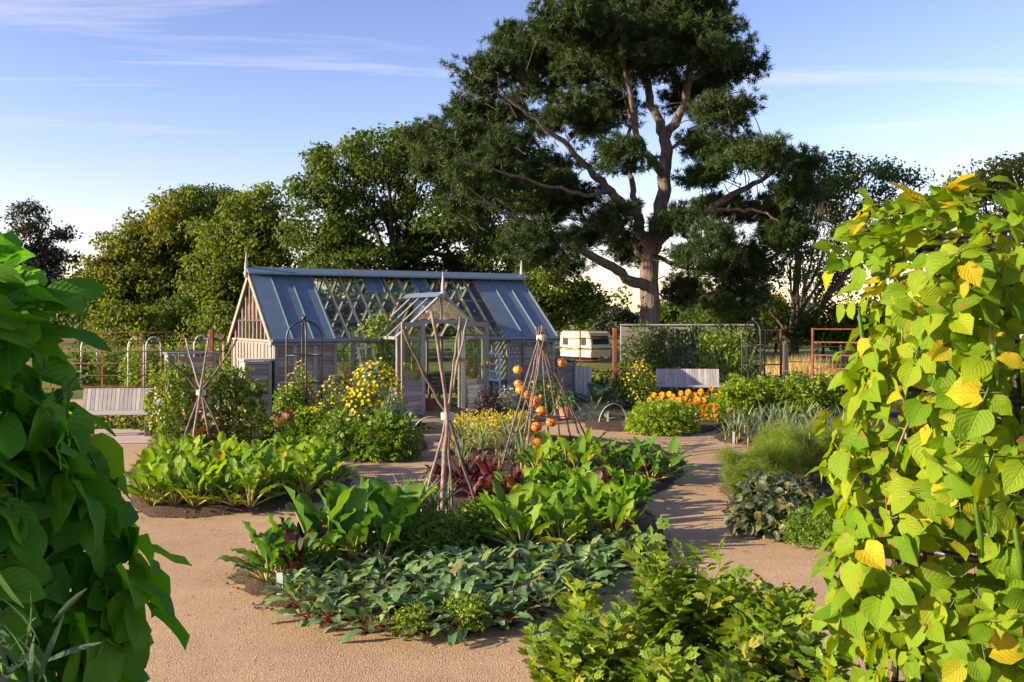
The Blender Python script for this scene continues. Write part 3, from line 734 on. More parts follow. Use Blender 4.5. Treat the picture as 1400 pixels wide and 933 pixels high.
for q in C:                                        # a twig to every puff from the nearest limb
    dist = np.linalg.norm(LB - q, axis=1) + np.where(LB[:, 2] > q[2], 1.0, 0)
    if rng.random() < 0.5:
        s2 = LB[np.argsort(dist)[rng.integers(0, 9)]]; ln = np.linalg.norm(q - s2)
        if ln > 2.2: s2 = q + (s2 - q) * 2.2 / ln + rng.normal(0, .5, 3)
        twb.tube(limb_wob(bez(s2, (s2 + q) / 2 + [0, 0, -0.1], q, 5), 0.08), np.linspace(0.036, 0.012, 5), 4, cap=False)
rc = 0.75 + 0.5 * rng.random(n); tone = rng.random(n)
sub = 20                                           # each puff is several brushes of needles
sc_ = C[:, None] + rdirs(n * sub).reshape(n, sub, 3) * rc[:, None, None] * np.array([1.15, 1.15, 0.6]) * (0.3 + 0.7 * rng.random((n, sub)))[..., None]
ax = nrm((sc_ - C[:, None]) * np.array([1, 1, 0.8]) + [0, 0, 0.35])
k = 30
dd = nrm(ax[:, :, None] * 0.65 + rdirs(n * sub * k).reshape(n, sub, k, 3) * 0.95)
pos = np.broadcast_to(sc_[:, :, None], dd.shape) + rng.normal(0, 0.07, dd.shape)
rnd = np.clip(tone[:, None, None] * 0.6 + 0.4 * rng.random((n, sub, k)), 0, 0.99)
b = MB(); b.scatter(needle(0.15), frames(dd.reshape(-1, 3), rdirs(n * sub * k)), pos.reshape(-1, 3), 0.22 + 0.20 * rng.random(n * sub * k), rnd.ravel())
tb.obj('trunk', M['bark_pine'], pine)
tag(twb.obj('branches', M['bark_dark'], pine), kind='stuff')
tag(b.obj('crown', M['pine_needle'], pine, smooth=False), kind='stuff')
print('pine puffs', n, 'needles', n * sub * k)
# ------------------------------------------------------------------ greenhouse (local x along the front, y into the depth, z up)
GA = math.atan2(0.485, 0.8745)
GL, GW, EZ, RZ = 6.97, 3.70, 1.70, 3.19          # length, width, eave height, ridge height
g = thing('greenhouse', 'timber greenhouse with blue metal roof panels, glazing and open porch doors', 'greenhouse', (-5.062, 21.2, 0), GA)
wd, ww, bl, gl = M['wood'], M['wood_warm'], M['blue'], M['glass']
S1, S2 = 1.34, 5.67                               # solid bays end / begin
PC, PH, PP = 3.45, 1.04, 1.02                     # porch centre, half width, projection
def pane(parent, pts, name='glass_pane', mat=None, th=0.005):
    """a thin pane from 3 or 4 corner points"""
    P = np.asarray(pts, float); n = nrm(np.cross(P[1] - P[0], P[2] - P[0])) * th / 2; k = len(P)
    V = np.concatenate([P - n, P + n]); b = MB()
    side = [(i, (i + 1) % k, k + (i + 1) % k, k + i) for i in range(k)]
    if k == 4: b.add(V, [(3, 2, 1, 0), (4, 5, 6, 7)] + side)
    else: b.add(V, side, [(2, 1, 0), (3, 4, 5)])
    return b.obj(name, mat or gl, parent, smooth=False)
def slope_z(y): return EZ + (RZ - EZ) * (y / (GW / 2))
nrm_front = nrm(np.array([0, -(RZ - EZ), GW / 2])); nrm_back = nrm_front * [1, -1, 1]
# brick plinth course
for x0 in np.arange(0, GL - 0.1, 0.46):
    if abs(x0 + 0.23 - PC) < PH + 0.2: continue
    bb = beam('plinth_brick', g, (x0 + 0.01, 0.05, 0.06), (min(x0 + 0.45, GL), 0.05, 0.06), 0.22, 0.12, M['brick'])
# front boards
def boards(x0, x1, z0, z1, y=0.0, n=None):
    n = n or max(1, round((z1 - z0) / 0.105)); h = (z1 - z0) / n
    for i in range(n):
        z = z0 + (i + 0.5) * h
        beam('wall_board', g, (x0, y + 0.004 * (i % 3), z), (x1, y + 0.004 * (i % 3), z), 0.028, h - 0.007, wd)
posts = [0.03, 0.445, 0.89, S1, 1.76, 2.12, PC - PH + 0.02, PC + PH - 0.02, 4.85, 5.26, S2, 6.10, 6.53, GL - 0.03]
for x in posts:
    beam('wall_post', g, (x, -0.02, 0.12), (x, -0.02, EZ), 0.075, 0.06, wd, up=(0, 1, 0))
for x0, x1 in ((0.07, 0.41), (0.485, 0.85), (0.93, 1.30), (S2 + .04, 6.06), (6.14, 6.49), (6.57, GL - .07)):
    boards(x0, x1, 0.13, 1.66)
for x0, x1 in ((S1 + .04, 1.72), (1.80, 2.08), (2.16, PC - PH - .02), (PC + PH + .02, 4.81), (4.89, 5.22), (5.30, S2 - .04)):
    boards(x0, x1, 0.13, 0.68)
    beam('window_sill', g, (x0, -0.04, 0.70), (x1, -0.04, 0.70), 0.10, 0.035, wd)
    pane(g, [(x0, -0.01, 0.73), (x1, -0.01, 0.73), (x1, -0.01, EZ - .05), (x0, -0.01, EZ - .05)])
    beam('glazing_bar', g, (x0, -0.015, 1.22), (x1, -0.015, 1.22), 0.03, 0.03, wd)
beam('eave_plate', g, (0, -0.01, EZ - 0.035), (PC - PH - .05, -0.01, EZ - 0.035), 0.09, 0.07, wd)
beam('eave_plate', g, (PC + PH + .05, -0.01, EZ - 0.035), (GL, -0.01, EZ - 0.035), 0.09, 0.07, wd)
for x0, x1 in ((-0.08, PC - PH - .03), (PC + PH + .03, GL + 0.08)):
    beam('gutter', g, (x0, -0.11, EZ + 0.0), (x1, -0.11, EZ + 0.0), 0.09, 0.075, bl)
# back wall: posts, low boards, panes
for x in np.linspace(0.03, GL - 0.03, 17):
    beam('wall_post', g, (x, GW, 0.1), (x, GW, EZ), 0.06, 0.06, ww, up=(0, 1, 0))
boards(0.0, GL, 0.13, 0.68, GW)
beam('eave_plate', g, (0, GW, EZ - .035), (GL, GW, EZ - .035), 0.09, 0.07, ww)
xb = np.linspace(0.03, GL - 0.03, 17)
for x0, x1 in zip(xb[:-1], xb[1:]):
    pane(g, [(x0 + .03, GW, 0.7), (x1 - .03, GW, 0.7), (x1 - .03, GW, EZ - .07), (x0 + .03, GW, EZ - .07)])
# roof: solid standing-seam bays at both ends, glazing between; both slopes
ov = 0.10
def rp(x, t, off=0.0, back=False):
    """roof point: t = 0 eave (with overhang), 1 ridge"""
    y = -ov + (GW / 2 + ov) * t; z = slope_z(y)
    p = np.array([x, y, z]) + nrm_front * off
    if back: p[1] = GW - p[1]
    return p
def roof_panel(x0, x1, back=False, t0=0.0, t1=0.985):
    b = MB(); c = [rp(x0, t0, .03, back), rp(x1, t0, .03, back), rp(x1, t1, .03, back), rp(x0, t1, .03, back)]
    lo = [p - np.array([0, 0, 0.045]) for p in c]
    b.add(np.array(c + lo), [(0, 1, 2, 3), (7, 6, 5, 4), (0, 4, 5, 1), (1, 5, 6, 2), (2, 6, 7, 3), (3, 7, 4, 0)])
    # upstanding seam along one edge
    s = [rp(x1 - .012, t0, .03, back), rp(x1 + .012, t0, .03, back), rp(x1 + .012, t1, .03, back), rp(x1 - .012, t1, .03, back)]
    up = nrm_back if back else nrm_front
    hi = [p + up * 0.035 for p in s]
    b.add(np.array(hi + s), [(0, 1, 2, 3), (0, 4, 5, 1), (1, 5, 6, 2), (2, 6, 7, 3), (3, 7, 4, 0)])
    return b.obj('roof_panel', bl, g, smooth=False)
seg = [(-0.10, 0.40), (0.42, 0.86), (0.88, S1)], [(S2, 6.12), (6.14, 6.58), (6.60, GL + 0.10)]
for s_ in seg:
    for x0, x1 in s_:
        roof_panel(x0 + .002, x1); roof_panel(x0 + .002, x1, True)
def rafter(x, back=False, t0=0.03, t1=0.97, w=0.045):
    up = nrm_back if back else nrm_front
    beam('rafter', g, rp(x, t0, -0.01, back), rp(x, t1, -0.01, back), w, 0.075, ww, up=up)
rx = [S1 + .03, 1.70, 2.07, 2.44, 2.81, 3.18, 3.55, 3.92, 4.29, 4.66, 5.02, 5.36, S2 - .03]
for x in rx:
    inporch = abs(x - PC) < PH
    rafter(x, False, 0.03 if not inporch else 0.03 + 0.92 * max(0.0, (PH - abs(x - PC)) / PH) * 0.62 + 0.1)
    rafter(x, True)
for x0, x1 in zip(rx[:-1], rx[1:]):
    xm = (x0 + x1) / 2; t0 = 0.02
    if abs(xm - PC) < PH: t0 = 0.03 + 0.92 * (PH - abs(xm - PC)) / PH * 0.62 + 0.1
    for tA, tB in ((t0, 0.66), (0.67, 0.97)) if t0 < 0.6 else ((t0, 0.97),):
        pane(g, [rp(x0 + .02, tA, .03), rp(x1 - .02, tA, .03), rp(x1 - .02, tB, .03), rp(x0 + .02, tB, .03)])
    pane(g, [rp(x0 + .02, 0.02, .03, True), rp(x1 - .02, 0.02, .03, True), rp(x1 - .02, 0.97, .03, True), rp(x0 + .02, 0.97, .03, True)])
for back in (False, True):
    for t in (0.34, 0.67):
        if t == 0.34 and not back:
            beam('purlin', g, rp(S1, t, -.07), rp(PC - PH * .6, t, -.07), 0.05, 0.05, ww); beam('purlin', g, rp(PC + PH * .6, t, -.07), rp(S2, t, -.07), 0.05, 0.05, ww)
        else: beam('purlin', g, rp(S1, t, -.07, back), rp(S2, t, -.07, back), 0.05, 0.05, ww)
# flashing panels beside the porch roof valley
roof_panel(2.62, 3.05, False, 0.74, 0.97); roof_panel(3.9, 4.2, False, 0.80, 0.97)
# ridge: dark gap and blue capping in three lengths
beam('ridge_board', g, (-0.05, GW / 2, RZ + .02), (GL + .05, GW / 2, RZ + .02), 0.06, 0.16, M['dark_wood'])
for x0, x1 in ((-0.14, 2.15), (2.16, 4.7), (4.71, GL + 0.14)):
    b = MB(); yy, z = GW / 2, RZ + 0.13
    sec = [(-.24, -.10), (0, 0.035), (.24, -.10), (.24, -.14), (0, -.02), (-.24, -.14)]
    V = [(x, yy + a, z + c) for x in (x0, x1) for a, c in sec]
    Q = [(i, 6 + i, 6 + (i + 1) % 6, (i + 1) % 6) for i in range(6)] + [(0, 1, 4, 5), (1, 2, 3, 4), (11, 10, 7, 6), (10, 9, 8, 7)]
    b.add(V, Q).obj('ridge_cap', bl, g, smooth=False)
fin_prof = [(0.0, 0), (0.05, 0), (0.055, 0.14), (0.035, 0.17), (0.05, 0.20), (0.045, 0.24), (0.02, 0.50), (0.012, 0.54), (0.02, 0.57), (0.0, 0.60)]
def finial(x, y, z): MB().lathe(fin_prof, 10).obj('finial', M['bench'], g, loc=(x, y, z))
finial(-0.13, GW / 2, RZ - 0.08); finial(GL + 0.13, GW / 2, RZ - 0.08)
# gable ends
for x, sg in ((0.0, -1), (GL, 1)):
    for y0 in np.linspace(0.03, GW - 0.03, 12):
        zt = slope_z(y0 if y0 < GW / 2 else GW - y0) - 0.06
        beam('gable_bar', g, (x, y0, EZ - 0.05), (x, y0, max(zt, EZ + .02)), 0.045, 0.05, ww, up=(1, 0, 0))
    ys = np.linspace(0.03, GW - 0.03, 12)
    for y0, y1 in zip(ys[:-1], ys[1:]):
        za, zb = [slope_z(y if y < GW / 2 else GW - y) - 0.06 for y in (y0, y1)]
        if abs((y0 + y1) / 2 - GW / 2) < 0.05: za = zb = RZ - .12
        pane(g, [(x, y0 + .02, EZ), (x, y1 - .02, EZ), (x, y1 - .02, max(zb, EZ + .03)), (x, y0 + .02, max(za, EZ + .03))])
    beam('gable_rail', g, (x + sg * .03, 0.55, 2.13), (x + sg * .03, GW - .55, 2.13), 0.03, 0.03, M['dark_wood'])
    beam('gable_plate', g, (x + sg * .01, 0, EZ - .02), (x + sg * .01, GW, EZ - .02), 0.07, 0.06, ww)
    for y0 in np.arange(0.08, GW - 0.05, 0.145):
        beam('gable_board', g, (x, y0, 0.1), (x, y0, EZ - 0.06), 0.136, 0.026 + 0.008 * rng.random(), wd, up=(1, 0, 0))
    for y0 in np.arange(0.15, GW - 0.05, 0.29):
        beam('gable_batten', g, (x + sg * .025, y0, 0.1), (x + sg * .025, y0, EZ - 0.09), 0.03, 0.025, ww, up=(1, 0, 0))
    for back in (False, True):
        beam('barge_board', g, rp(x + sg * .09, 0, -.02, back), rp(x + sg * .09, 0.99, -.02, back), 0.03, 0.11, ww, up=nrm_back if back else nrm_front)
# porch
PE, PR = 1.79, 2.70                                # porch eave and apex height
px0, px1, pyf = PC - PH, PC + PH, -PP
for x in (px0, px1):
    beam('porch_post', g, (x, pyf, 0.02), (x, pyf, PE), 0.085, 0.085, wd, up=(0, 1, 0))
for x in (PC - 0.44, PC + 0.44):
    beam('porch_post', g, (x, pyf, 0.02), (x, pyf, 2.14), 0.07, 0.08, wd, up=(0, 1, 0))
beam('porch_header', g, (PC - 0.62, pyf - .012, 2.10), (PC + 0.62, pyf - .012, 2.10), 0.07, 0.09, wd)
beam('king_post', g, (PC, pyf, 2.15), (PC, pyf, PR), 0.05, 0.05, wd, up=(0, 1, 0))
for sx in (-1, 1):
    e = np.array([PC + sx * (PH + .06), pyf - .03, PE - .03]); a = np.array([PC, pyf - .03, PR + .02])
    beam('porch_barge', g, e, a, 0.045, 0.10, wd, up=(0, -1, 0))
    # porch roof: rafters and panes running back to the main slope
    def pr(y, t): return np.array([PC + sx * (PH + .06) * (1 - t), y, PE - .03 + (PR - PE + .05) * t])
    yb = [-.03 + 0.0, (PR - EZ) / (RZ - EZ) * GW / 2 - .05]
    for k, y in enumerate((pyf, pyf + 0.5, 0.0, 0.5)):
        t0 = 0.0 if y <= 0.02 else 0.5
        beam('porch_rafter', g, pr(y, t0) + [0, .02, -.01], pr(y, 0.97) + [0, .02, -.01], 0.04, 0.06, wd, up=(0, -1, 0))
    for y0, y1, t0 in ((pyf + .04, pyf + .5, 0.02), (pyf + .54, -.02, 0.02), (0.04, 0.46, 0.5)):
        pane(g, [pr(y0, t0), pr(y1, t0), pr(y1, 0.95), pr(y0, 0.95)])
    # side walls of the porch
    boards_x = PC + sx * PH
    for i in range(6):
        beam('wall_board', g, (boards_x, pyf + .05, 0.1 + i * .105), (boards_x, -.06, 0.1 + i * .105), 0.028, 0.098, wd)
    pane(g, [(boards_x, pyf + .05, .72), (boards_x, -.06, .72), (boards_x, -.06, PE - .08), (boards_x, pyf + .05, PE - .08)])
    beam('porch_plate', g, (boards_x, pyf, PE - .04), (boards_x, -.02, PE - .04), 0.07, 0.07, wd)
    # glazed side light of the porch front
    xa, xb_ = sorted((PC + sx * 0.48, PC + sx * (PH - .05)))
    pane(g, [(xa, pyf, .62), (xb_, pyf, .62), (xb_, pyf, PE - .04), (xa, pyf, PE - .04)])
    for i in range(5):
        beam('wall_board', g, (xa, pyf, 0.08 + i * .105), (xb_, pyf, 0.08 + i * .105), 0.028, 0.098, wd)
    beam('porch_rail', g, (xa, pyf, PE - .005), (xb_, pyf, PE - .005), 0.06, 0.06, wd)
    beam('porch_rail', g, (xa, pyf, .60), (xb_, pyf, .60), 0.06, 0.06, wd)
    # upper gable glass
    pane(g, [(PC + sx * .03, pyf + .01, 2.16), (PC + sx * .58, pyf + .01, 2.16), (PC + sx * .03, pyf + .01, 2.62)])
pr_b = MB()
b = MB(); V = []
for y in (pyf - .1, 0.9):
    V += [(PC - .16, y, PR - .05), (PC, y, PR + .06), (PC + .16, y, PR - .05), (PC, y, PR - .02)]
b.add(V, [(0, 4, 5, 1), (1, 5, 6, 2), (2, 6, 7, 3), (3, 7, 4, 0)], [(0, 1, 3), (1, 2, 3), (5, 4, 7), (6, 5, 7)]).obj('porch_ridge_cap', bl, g, smooth=False)
finial(PC, pyf - 0.06, PR - 0.1)
# porch roof solid blue flashing on its left slope near the ridge
# doors folded open against the porch front
def door(hx, ang, sx):
    dd = link('door', None, g, (hx, pyf - 0.06, 0.03)); dd.rotation_euler = (0, 0, ang); dd.empty_display_size = 0.1
    wdo, hd = 0.62, 2.06
    for x in (0.045, wdo - 0.045): beam('door_stile', dd, (x, 0, 0), (x, 0, hd), 0.09, 0.045, wd, up=(0, 1, 0))
    for z, h in ((hd - .05, .10), (0.74, .12), (0.07, .14)):
        beam('door_rail', dd, (.09, 0, z), (wdo - .09, 0, z), 0.043, h, wd)
    beam('door_rail', dd, (.09, 0, 1.72), (wdo - .09, 0, 1.72), 0.04, .05, wd)
    for i in range(5): beam('door_board', dd, (.09, 0.004 * (i % 2), 0.20 + i * .106), (wdo - .09, 0.004 * (i % 2), 0.20 + i * .106), 0.025, 0.10, wd)
    pane(dd, [(.09, 0, .80), (wdo - .09, 0, .80), (wdo - .09, 0, 1.695), (.09, 0, 1.695)])
    pane(dd, [(.09, 0, 1.745), (wdo - .09, 0, 1.745), (wdo - .09, 0, 1.96), (.09, 0, 1.96)])
    s = -1 if sx < 0 else 1
    hb = MB(); hx_ = wdo - 0.045
    for yy in (-0.035, 0.035):
        hb.box((hx_, yy * .8, 1.14), (0.04, 0.012, 0.17)); hb.tube([(hx_, yy, 1.18), (hx_, yy * 2, 1.18), (hx_ - .11, yy * 2, 1.18)], 0.011, 6)
    hb.obj('door_handle', M['brass'], dd)
door(PC - 0.45, rad(180 + 14), -1)
door(PC + 0.45, rad(-22), 1)
# interior: gravel floor is the ground; staging bench
st = thing('staging_bench', 'slatted timber staging inside the greenhouse behind the doors', 'bench', (0, 0, 0))
def gw(x, y, z=0.0):
    c, s = math.cos(GA), math.sin(GA)
    return np.array([-5.062 + c * x - s * y, 21.2 + s * x + c * y, z])
st.location = tuple(gw(4.6, 1.9)); st.rotation_euler = (0, 0, GA)
for i in range(6): beam('slat', st, (-1.4, -0.35 + i * .14, .80), (1.4, -0.35 + i * .14, .80), .11, .03, ww)
for x in (-1.3, 0, 1.3):
    for y in (-.3, .3): beam('leg', st, (x, y, 0), (x, y, .785), .06, .06, ww, up=(0, 1, 0))

# timber cupboard on bricks beside the gable
cu = thing('slatted_cupboard', 'tall grey boarded cupboard on bricks against the greenhouse gable', 'cupboard', gw(-0.66, -0.12), GA)
for i in range(3):
    for y in (0.08, 0.36): beam('plinth_brick', cu, (i * .19 + .01, y, .10), (i * .19 + .18, y, .10), .10, .18, M['brick'])
for i in range(9): beam('board', cu, (.07, 0.012, .25 + i * .112), (.50, 0.012, .25 + i * .112), .024, .106, wd)
for x in (.035, .535): beam('post', cu, (x, 0, .19), (x, 0, 1.26), .07, .05, wd, up=(0, 1, 0))
for z in (.215, 1.235): beam('rail', cu, (.07, -.004, z), (.50, -.004, z), .045, .05, wd)
for y in (.06, .17, .28, .39): 
    beam('side_board', cu, (.012, y, .2), (.012, y, 1.26), .106, .024, wd, up=(1, 0, 0)); beam('side_board', cu, (.558, y, .2), (.558, y, 1.26), .106, .024, wd, up=(1, 0, 0))
beam('back_panel', cu, (.285, .445, .2), (.285, .445, 1.25), .54, .02, wd, up=(0, 1, 0))
beam('lid', cu, (-.03, .22, 1.30), (.60, .22, 1.30), .52, .04, M['frame_blue'])
# grey slatted box at the right end
cu2 = thing('slatted_cupboard', 'grey boarded box with blue lid at the right greenhouse end', 'cupboard', gw(GL + 0.14, 0.1), GA)
for i in range(9): beam('board', cu2, (.04, 0, .08 + i * .118), (.50, 0, .08 + i * .118), .024, .112, wd)
for x in (.02, .53): beam('post', cu2, (x, -.01, 0), (x, -.01, 1.14), .06, .05, wd, up=(0, 1, 0))
for y in (.06, .17, .28, .39):
    beam('side_board', cu2, (.012, y, .02), (.012, y, 1.12), .106, .024, wd, up=(1, 0, 0)); beam('side_board', cu2, (.54, y, .02), (.54, y, 1.12), .106, .024, wd, up=(1, 0, 0))
beam('lid', cu2, (-.03, .22, 1.17), (.60, .22, 1.17), .56, .04, bl)
cu3 = thing('slatted_cupboard', 'low grey boarded bin behind the tomato canes, by the gable', 'cupboard', tuple(gw(-1.75, 2.4)), GA)
for i in range(11): beam('board', cu3, (.04, 0, .06 + i * .118), (1.0, 0, .06 + i * .118), .024, .112, wd)
for x in (.02, 1.03): beam('post', cu3, (x, -.01, 0), (x, -.01, 1.36), .06, .05, wd, up=(0, 1, 0))
for y in (.06, .17, .28, .39):
    beam('side_board', cu3, (.012, y, .02), (.012, y, 1.34), .106, .024, wd, up=(1, 0, 0)); beam('side_board', cu3, (1.03, y, .02), (1.03, y, 1.34), .106, .024, wd, up=(1, 0, 0))
beam('lid', cu3, (-.03, .22, 1.38), (1.08, .22, 1.38), .56, .04, bl)

# pale window frames leaning in the glazed bays
def lean_frame(x, lbl, tilt, h=0.62):
    o = thing('window_frame', lbl, 'window frame', gw(x, -0.32, 0.72), GA)
    o.rotation_euler = (rad(-14), rad(tilt), GA)
    for xx in (0.02, 0.36): beam('stile', o, (xx, 0, 0), (xx, 0, h), .05, .03, M['frame_blue'], up=(0, 1, 0))
    for z in (0.03, .24, .42, h - .03): beam('rail', o, (.045, 0, z), (.335, 0, z), .025, .045, M['frame_blue'])
    pane(o, [(.045, 0, .05), (.335, 0, .05), (.335, 0, .22), (.045, 0, .22)])
    for xx in (0.02, 0.36): beam('leg', o, (xx, 0.0, 0), (xx, 0.02, -0.72), .04, .03, M['frame_blue'], up=(0, 1, 0))
lean_frame(1.92, 'pale blue glazed frame leaning at the window beside yellow flowers', -8, .84)
lean_frame(4.92, 'pale blue glazed frame leaning against the right-hand glazing', 8, .7)

# ------------------------------------------------------------------ fences, wall, gates
rust, blk = M['rust'], M['black']
def rail_fence(name, label, x0, y0, x1, y1, h, zs, posts_, mats=rust, stout=()):
    o = thing(name, label, 'fence', (x0, y0, 0)); v = np.array([x1 - x0, y1 - y0]); L = np.linalg.norm(v); o.rotation_euler = (0, 0, math.atan2(v[1], v[0]))
    for z in zs: MB().tube([(0, 0, z), (L * .5, 0, z - .006), (L, 0, z)], 0.017, 6).obj('rail', mats, o)
    for t in posts_: beam('post', o, (t * L, .02, 0), (t * L, .02, h), .05, .012, mats, up=(0, 1, 0))
    for t in stout: beam('stout_post', o, (t * L, 0.03, 0), (t * L, 0.03, h + .05), .13, .13, mats, up=(0, 1, 0))
    return o
rail_fence('rail_fence', 'rusty iron rail fence behind the silvered bench and tomatoes', -14.5, 27.2, -6.9, 27.4, 1.82, (0.3, .62, .95, 1.28, 1.58, 1.80), np.linspace(0, 1, 8)[1:-1], stout=(0.82, 1.0))
rail_fence('rail_fence', 'rusty iron rail fence in front of the parked caravan', 1.55, 29.2, 3.05, 29.2, 1.85, (.3, .62, .95, 1.28, 1.6, 1.82), (0.3,), stout=(0.98,))
# boarded wall with climbers
wl_ = thing('boarded_wall', 'grey boarded garden wall half covered in climbers', 'wall', (3.25, 29.6, 0))
for i in range(13):
    for k in range(3): beam('board', wl_, (k * 1.3 + .0, .004 * ((i + k) % 3), .08 + i * .148), (k * 1.3 + 1.29, .004 * ((i + k) % 3), .08 + i * .148), .03, .141, wd)
for x in (0.02, 1.3, 2.6, 3.88): beam('post', wl_, (x, .06, 0), (x, .06, 1.95), .09, .09, wd, up=(0, 1, 0))
beam('capping', wl_, (-.03, .02, 1.99), (3.93, .02, 1.99), .15, .04, M['bench'])
def gate(name, label, x, y, w, h, ang, nbars=4, brace=True):
    o = thing(name, label, 'gate', (x, y, 0), ang)
    for xx in (0, w): beam('upright', o, (xx, 0, .06), (xx, 0, h), .06, .06, rust, up=(0, 1, 0))
    for z in np.linspace(.12, h - .03, nbars): beam('bar', o, (.03, 0, z), (w - .03, 0, z), .035, .035, rust)
    if brace: beam('brace', o, (.03, .035, .15), (w - .03, .035, h - .06), .03, .02, rust)
    return o
gate('iron_gate', 'rusty open iron gate behind the dark obelisk', 7.0, 29.5, 1.05, 1.86, rad(12), 6)
gate('iron_gate', 'rusty iron gate half hidden by the yellowing bean leaves', 8.15, 27.0, 1.3, 1.92, rad(-25), 6)
gp_ = thing('gate_post', 'black square gate post between the two rusty gates', 'post', (8.05, 29.3, 0))
beam('shaft', gp_, (0, 0, 0), (0, 0, 1.45), .14, .14, M['dark_wood'], up=(0, 1, 0)); MB().lathe([(0, 0), (.11, 0), (.11, .03), (0, .1)], 4).obj('cap', M['dark_wood'], gp_, smooth=False, loc=(0, 0, 1.45))
wf = thing('wire_fence', 'thin dark wire fence beside the black gate post', 'fence', (8.12, 29.4, 0))
for z in (.5, .9, 1.35): MB().tube([(0, 0, z), (1.5, 0, z - .01), (3.5, 0, z)], .012, 5).obj('wire', M['dark_wood'], wf)
for x in (1.6, 3.5): beam('stake', wf, (x, 0.02, 0), (x, 0.02, 1.4), .05, .05, M['dark_wood'], up=(0, 1, 0))
# free-standing timber post
b0 = gp(797, 556); tp = thing('timber_post', 'broad weathered timber post beside the netted brassicas', 'post', b0)
for k in range(4): beam('plank', tp, (-.15 + k * .1, 0, 0), (-.15 + k * .1, 0, .99 + .01 * (k % 2)), .096, .10, M['bench'], up=(0, 1, 0))

# ------------------------------------------------------------------ benches
def bench(label, x, y, rz, L=1.5):
    o = thing('garden_bench', label, 'bench', (x, y, 0), rz)
    n = int(L / .075)
    for i in range(n):
        xx = -L / 2 + (i + .5) * L / n
        beam('back_slat', o, (xx, .22, .44), (xx, .34, .86), L / n - .008, .025, M['bench'], up=(0, -1, 0.25))
    beam('back_rail', o, (-L / 2, .26, .50), (L / 2, .26, .50), .03, .06, M['bench']); beam('back_rail', o, (-L / 2, .345, .80), (L / 2, .345, .80), .03, .06, M['bench'])
    for i in range(4): beam('seat_slat', o, (-L / 2 - .04, -.22 + i * .12, .44), (L / 2 + .04, -.22 + i * .12, .44), .11, .045, M['bench'])
    for xx in (-L / 2 + .18, L / 2 - .18):
        beam('leg', o, (xx, -.18, 0), (xx, -.18, .415), .12, .09, M['dark_wood'], up=(0, 1, 0)); beam('leg', o, (xx, .16, 0), (xx, .16, .415), .12, .09, M['dark_wood'], up=(0, 1, 0))
        beam('leg_rail', o, (xx, -.13, .36), (xx, .11, .36), .08, .08, M['dark_wood'])
p = gp(163, 597); bench('silvered slatted bench beside the tomato plants', p[0], p[1], rad(4), 1.5)
bench('silvered slatted bench in front of the climber-covered wall', (941 - 700) / F * 25.6, 25.6, rad(-6), 1.62)
# paving in front of the left bench
pv = grid_sheet('paved_path', np.linspace(-9.5, -4.9, 6), np.linspace(17.1, 19.4, 4), lambda x, y: 0.024 + x * 0, M['paving'])

# ------------------------------------------------------------------ black arched obelisks
def obelisk(label, px, pyb, w=.68, h=2.16, mat=blk):
    p = gp(px, pyb); o = thing('plant_obelisk', label, 'obelisk', p, rad(18)); r = w / 2; hs = h - r - .10
    for a in range(4):
        c, s = math.cos(a * math.pi / 2), math.sin(a * math.pi / 2)
        P = [(r * c, r * s, 0), (r * c, r * s, hs * .5), (r * c, r * s, hs)] + [(r * math.cos(t) * c, r * math.cos(t) * s, hs + r * math.sin(t)) for t in np.linspace(.2, 1.45, 7)] + [(0, 0, hs + r)]
        MB().tube(P, .020, 6).obj('upright', mat, o)
    for z in (.35, .92, 1.45):
        MB().tube([(r * math.cos(t), r * math.sin(t), z) for t in np.linspace(0, 6.2832, 25)], .016, 6, cap=False).obj('ring', mat, o)
    MB().lathe([(0, -.05), (.02, -.05), (.022, 0), (.05, .02), (.055, .05), (.04, .085), (0, .1)], 10).obj('ball_finial', mat, o, loc=(0, 0, hs + r + .01))
    return o
obelisk('slim black arched obelisk in front of the greenhouse boards', 416, 586, .68, 2.22)
obelisk('slim black arched obelisk near the rusty open gate', 1030, 545, .70, 2.2)

# ------------------------------------------------------------------ hazel stick structures
rng = np.random.default_rng(303)
def stick(parent, pts, r0, r1, k=14, wob=0.006, name='stick'):
    P = np.asarray(pts, float); t = np.linspace(0, len(P) - 1, k)
    Q = np.stack([np.interp(t, np.arange(len(P)), P[:, i]) for i in range(3)], -1)
    Q[1:-1] = (Q[:-2] + 2 * Q[1:-1] + Q[2:]) / 4
    Q[1:-1] += rng.normal(0, wob, (k - 2, 3)) * [1, 1, .3]
    rr = np.linspace(r0, r1, k) * (1 + .12 * (rng.random(k) - .5)); rr[rng.integers(2, k - 2)] *= 1.25
    b = MB(); b.tube(Q, rr, 8)
    return b.obj(name, M['stick'], parent)
def knot(parent, c, r, h):
    b = MB()
    for i in range(5): b.tube([(r * math.cos(t), r * math.sin(t), -h / 2 + h * (i + .5) / 5 + .006 * math.sin(t * 2 + i)) for t in np.linspace(0, 6.2832, 17)], h * .13, 5, cap=False)
    b.obj('twine_tie', M['twine'], parent, loc=c)
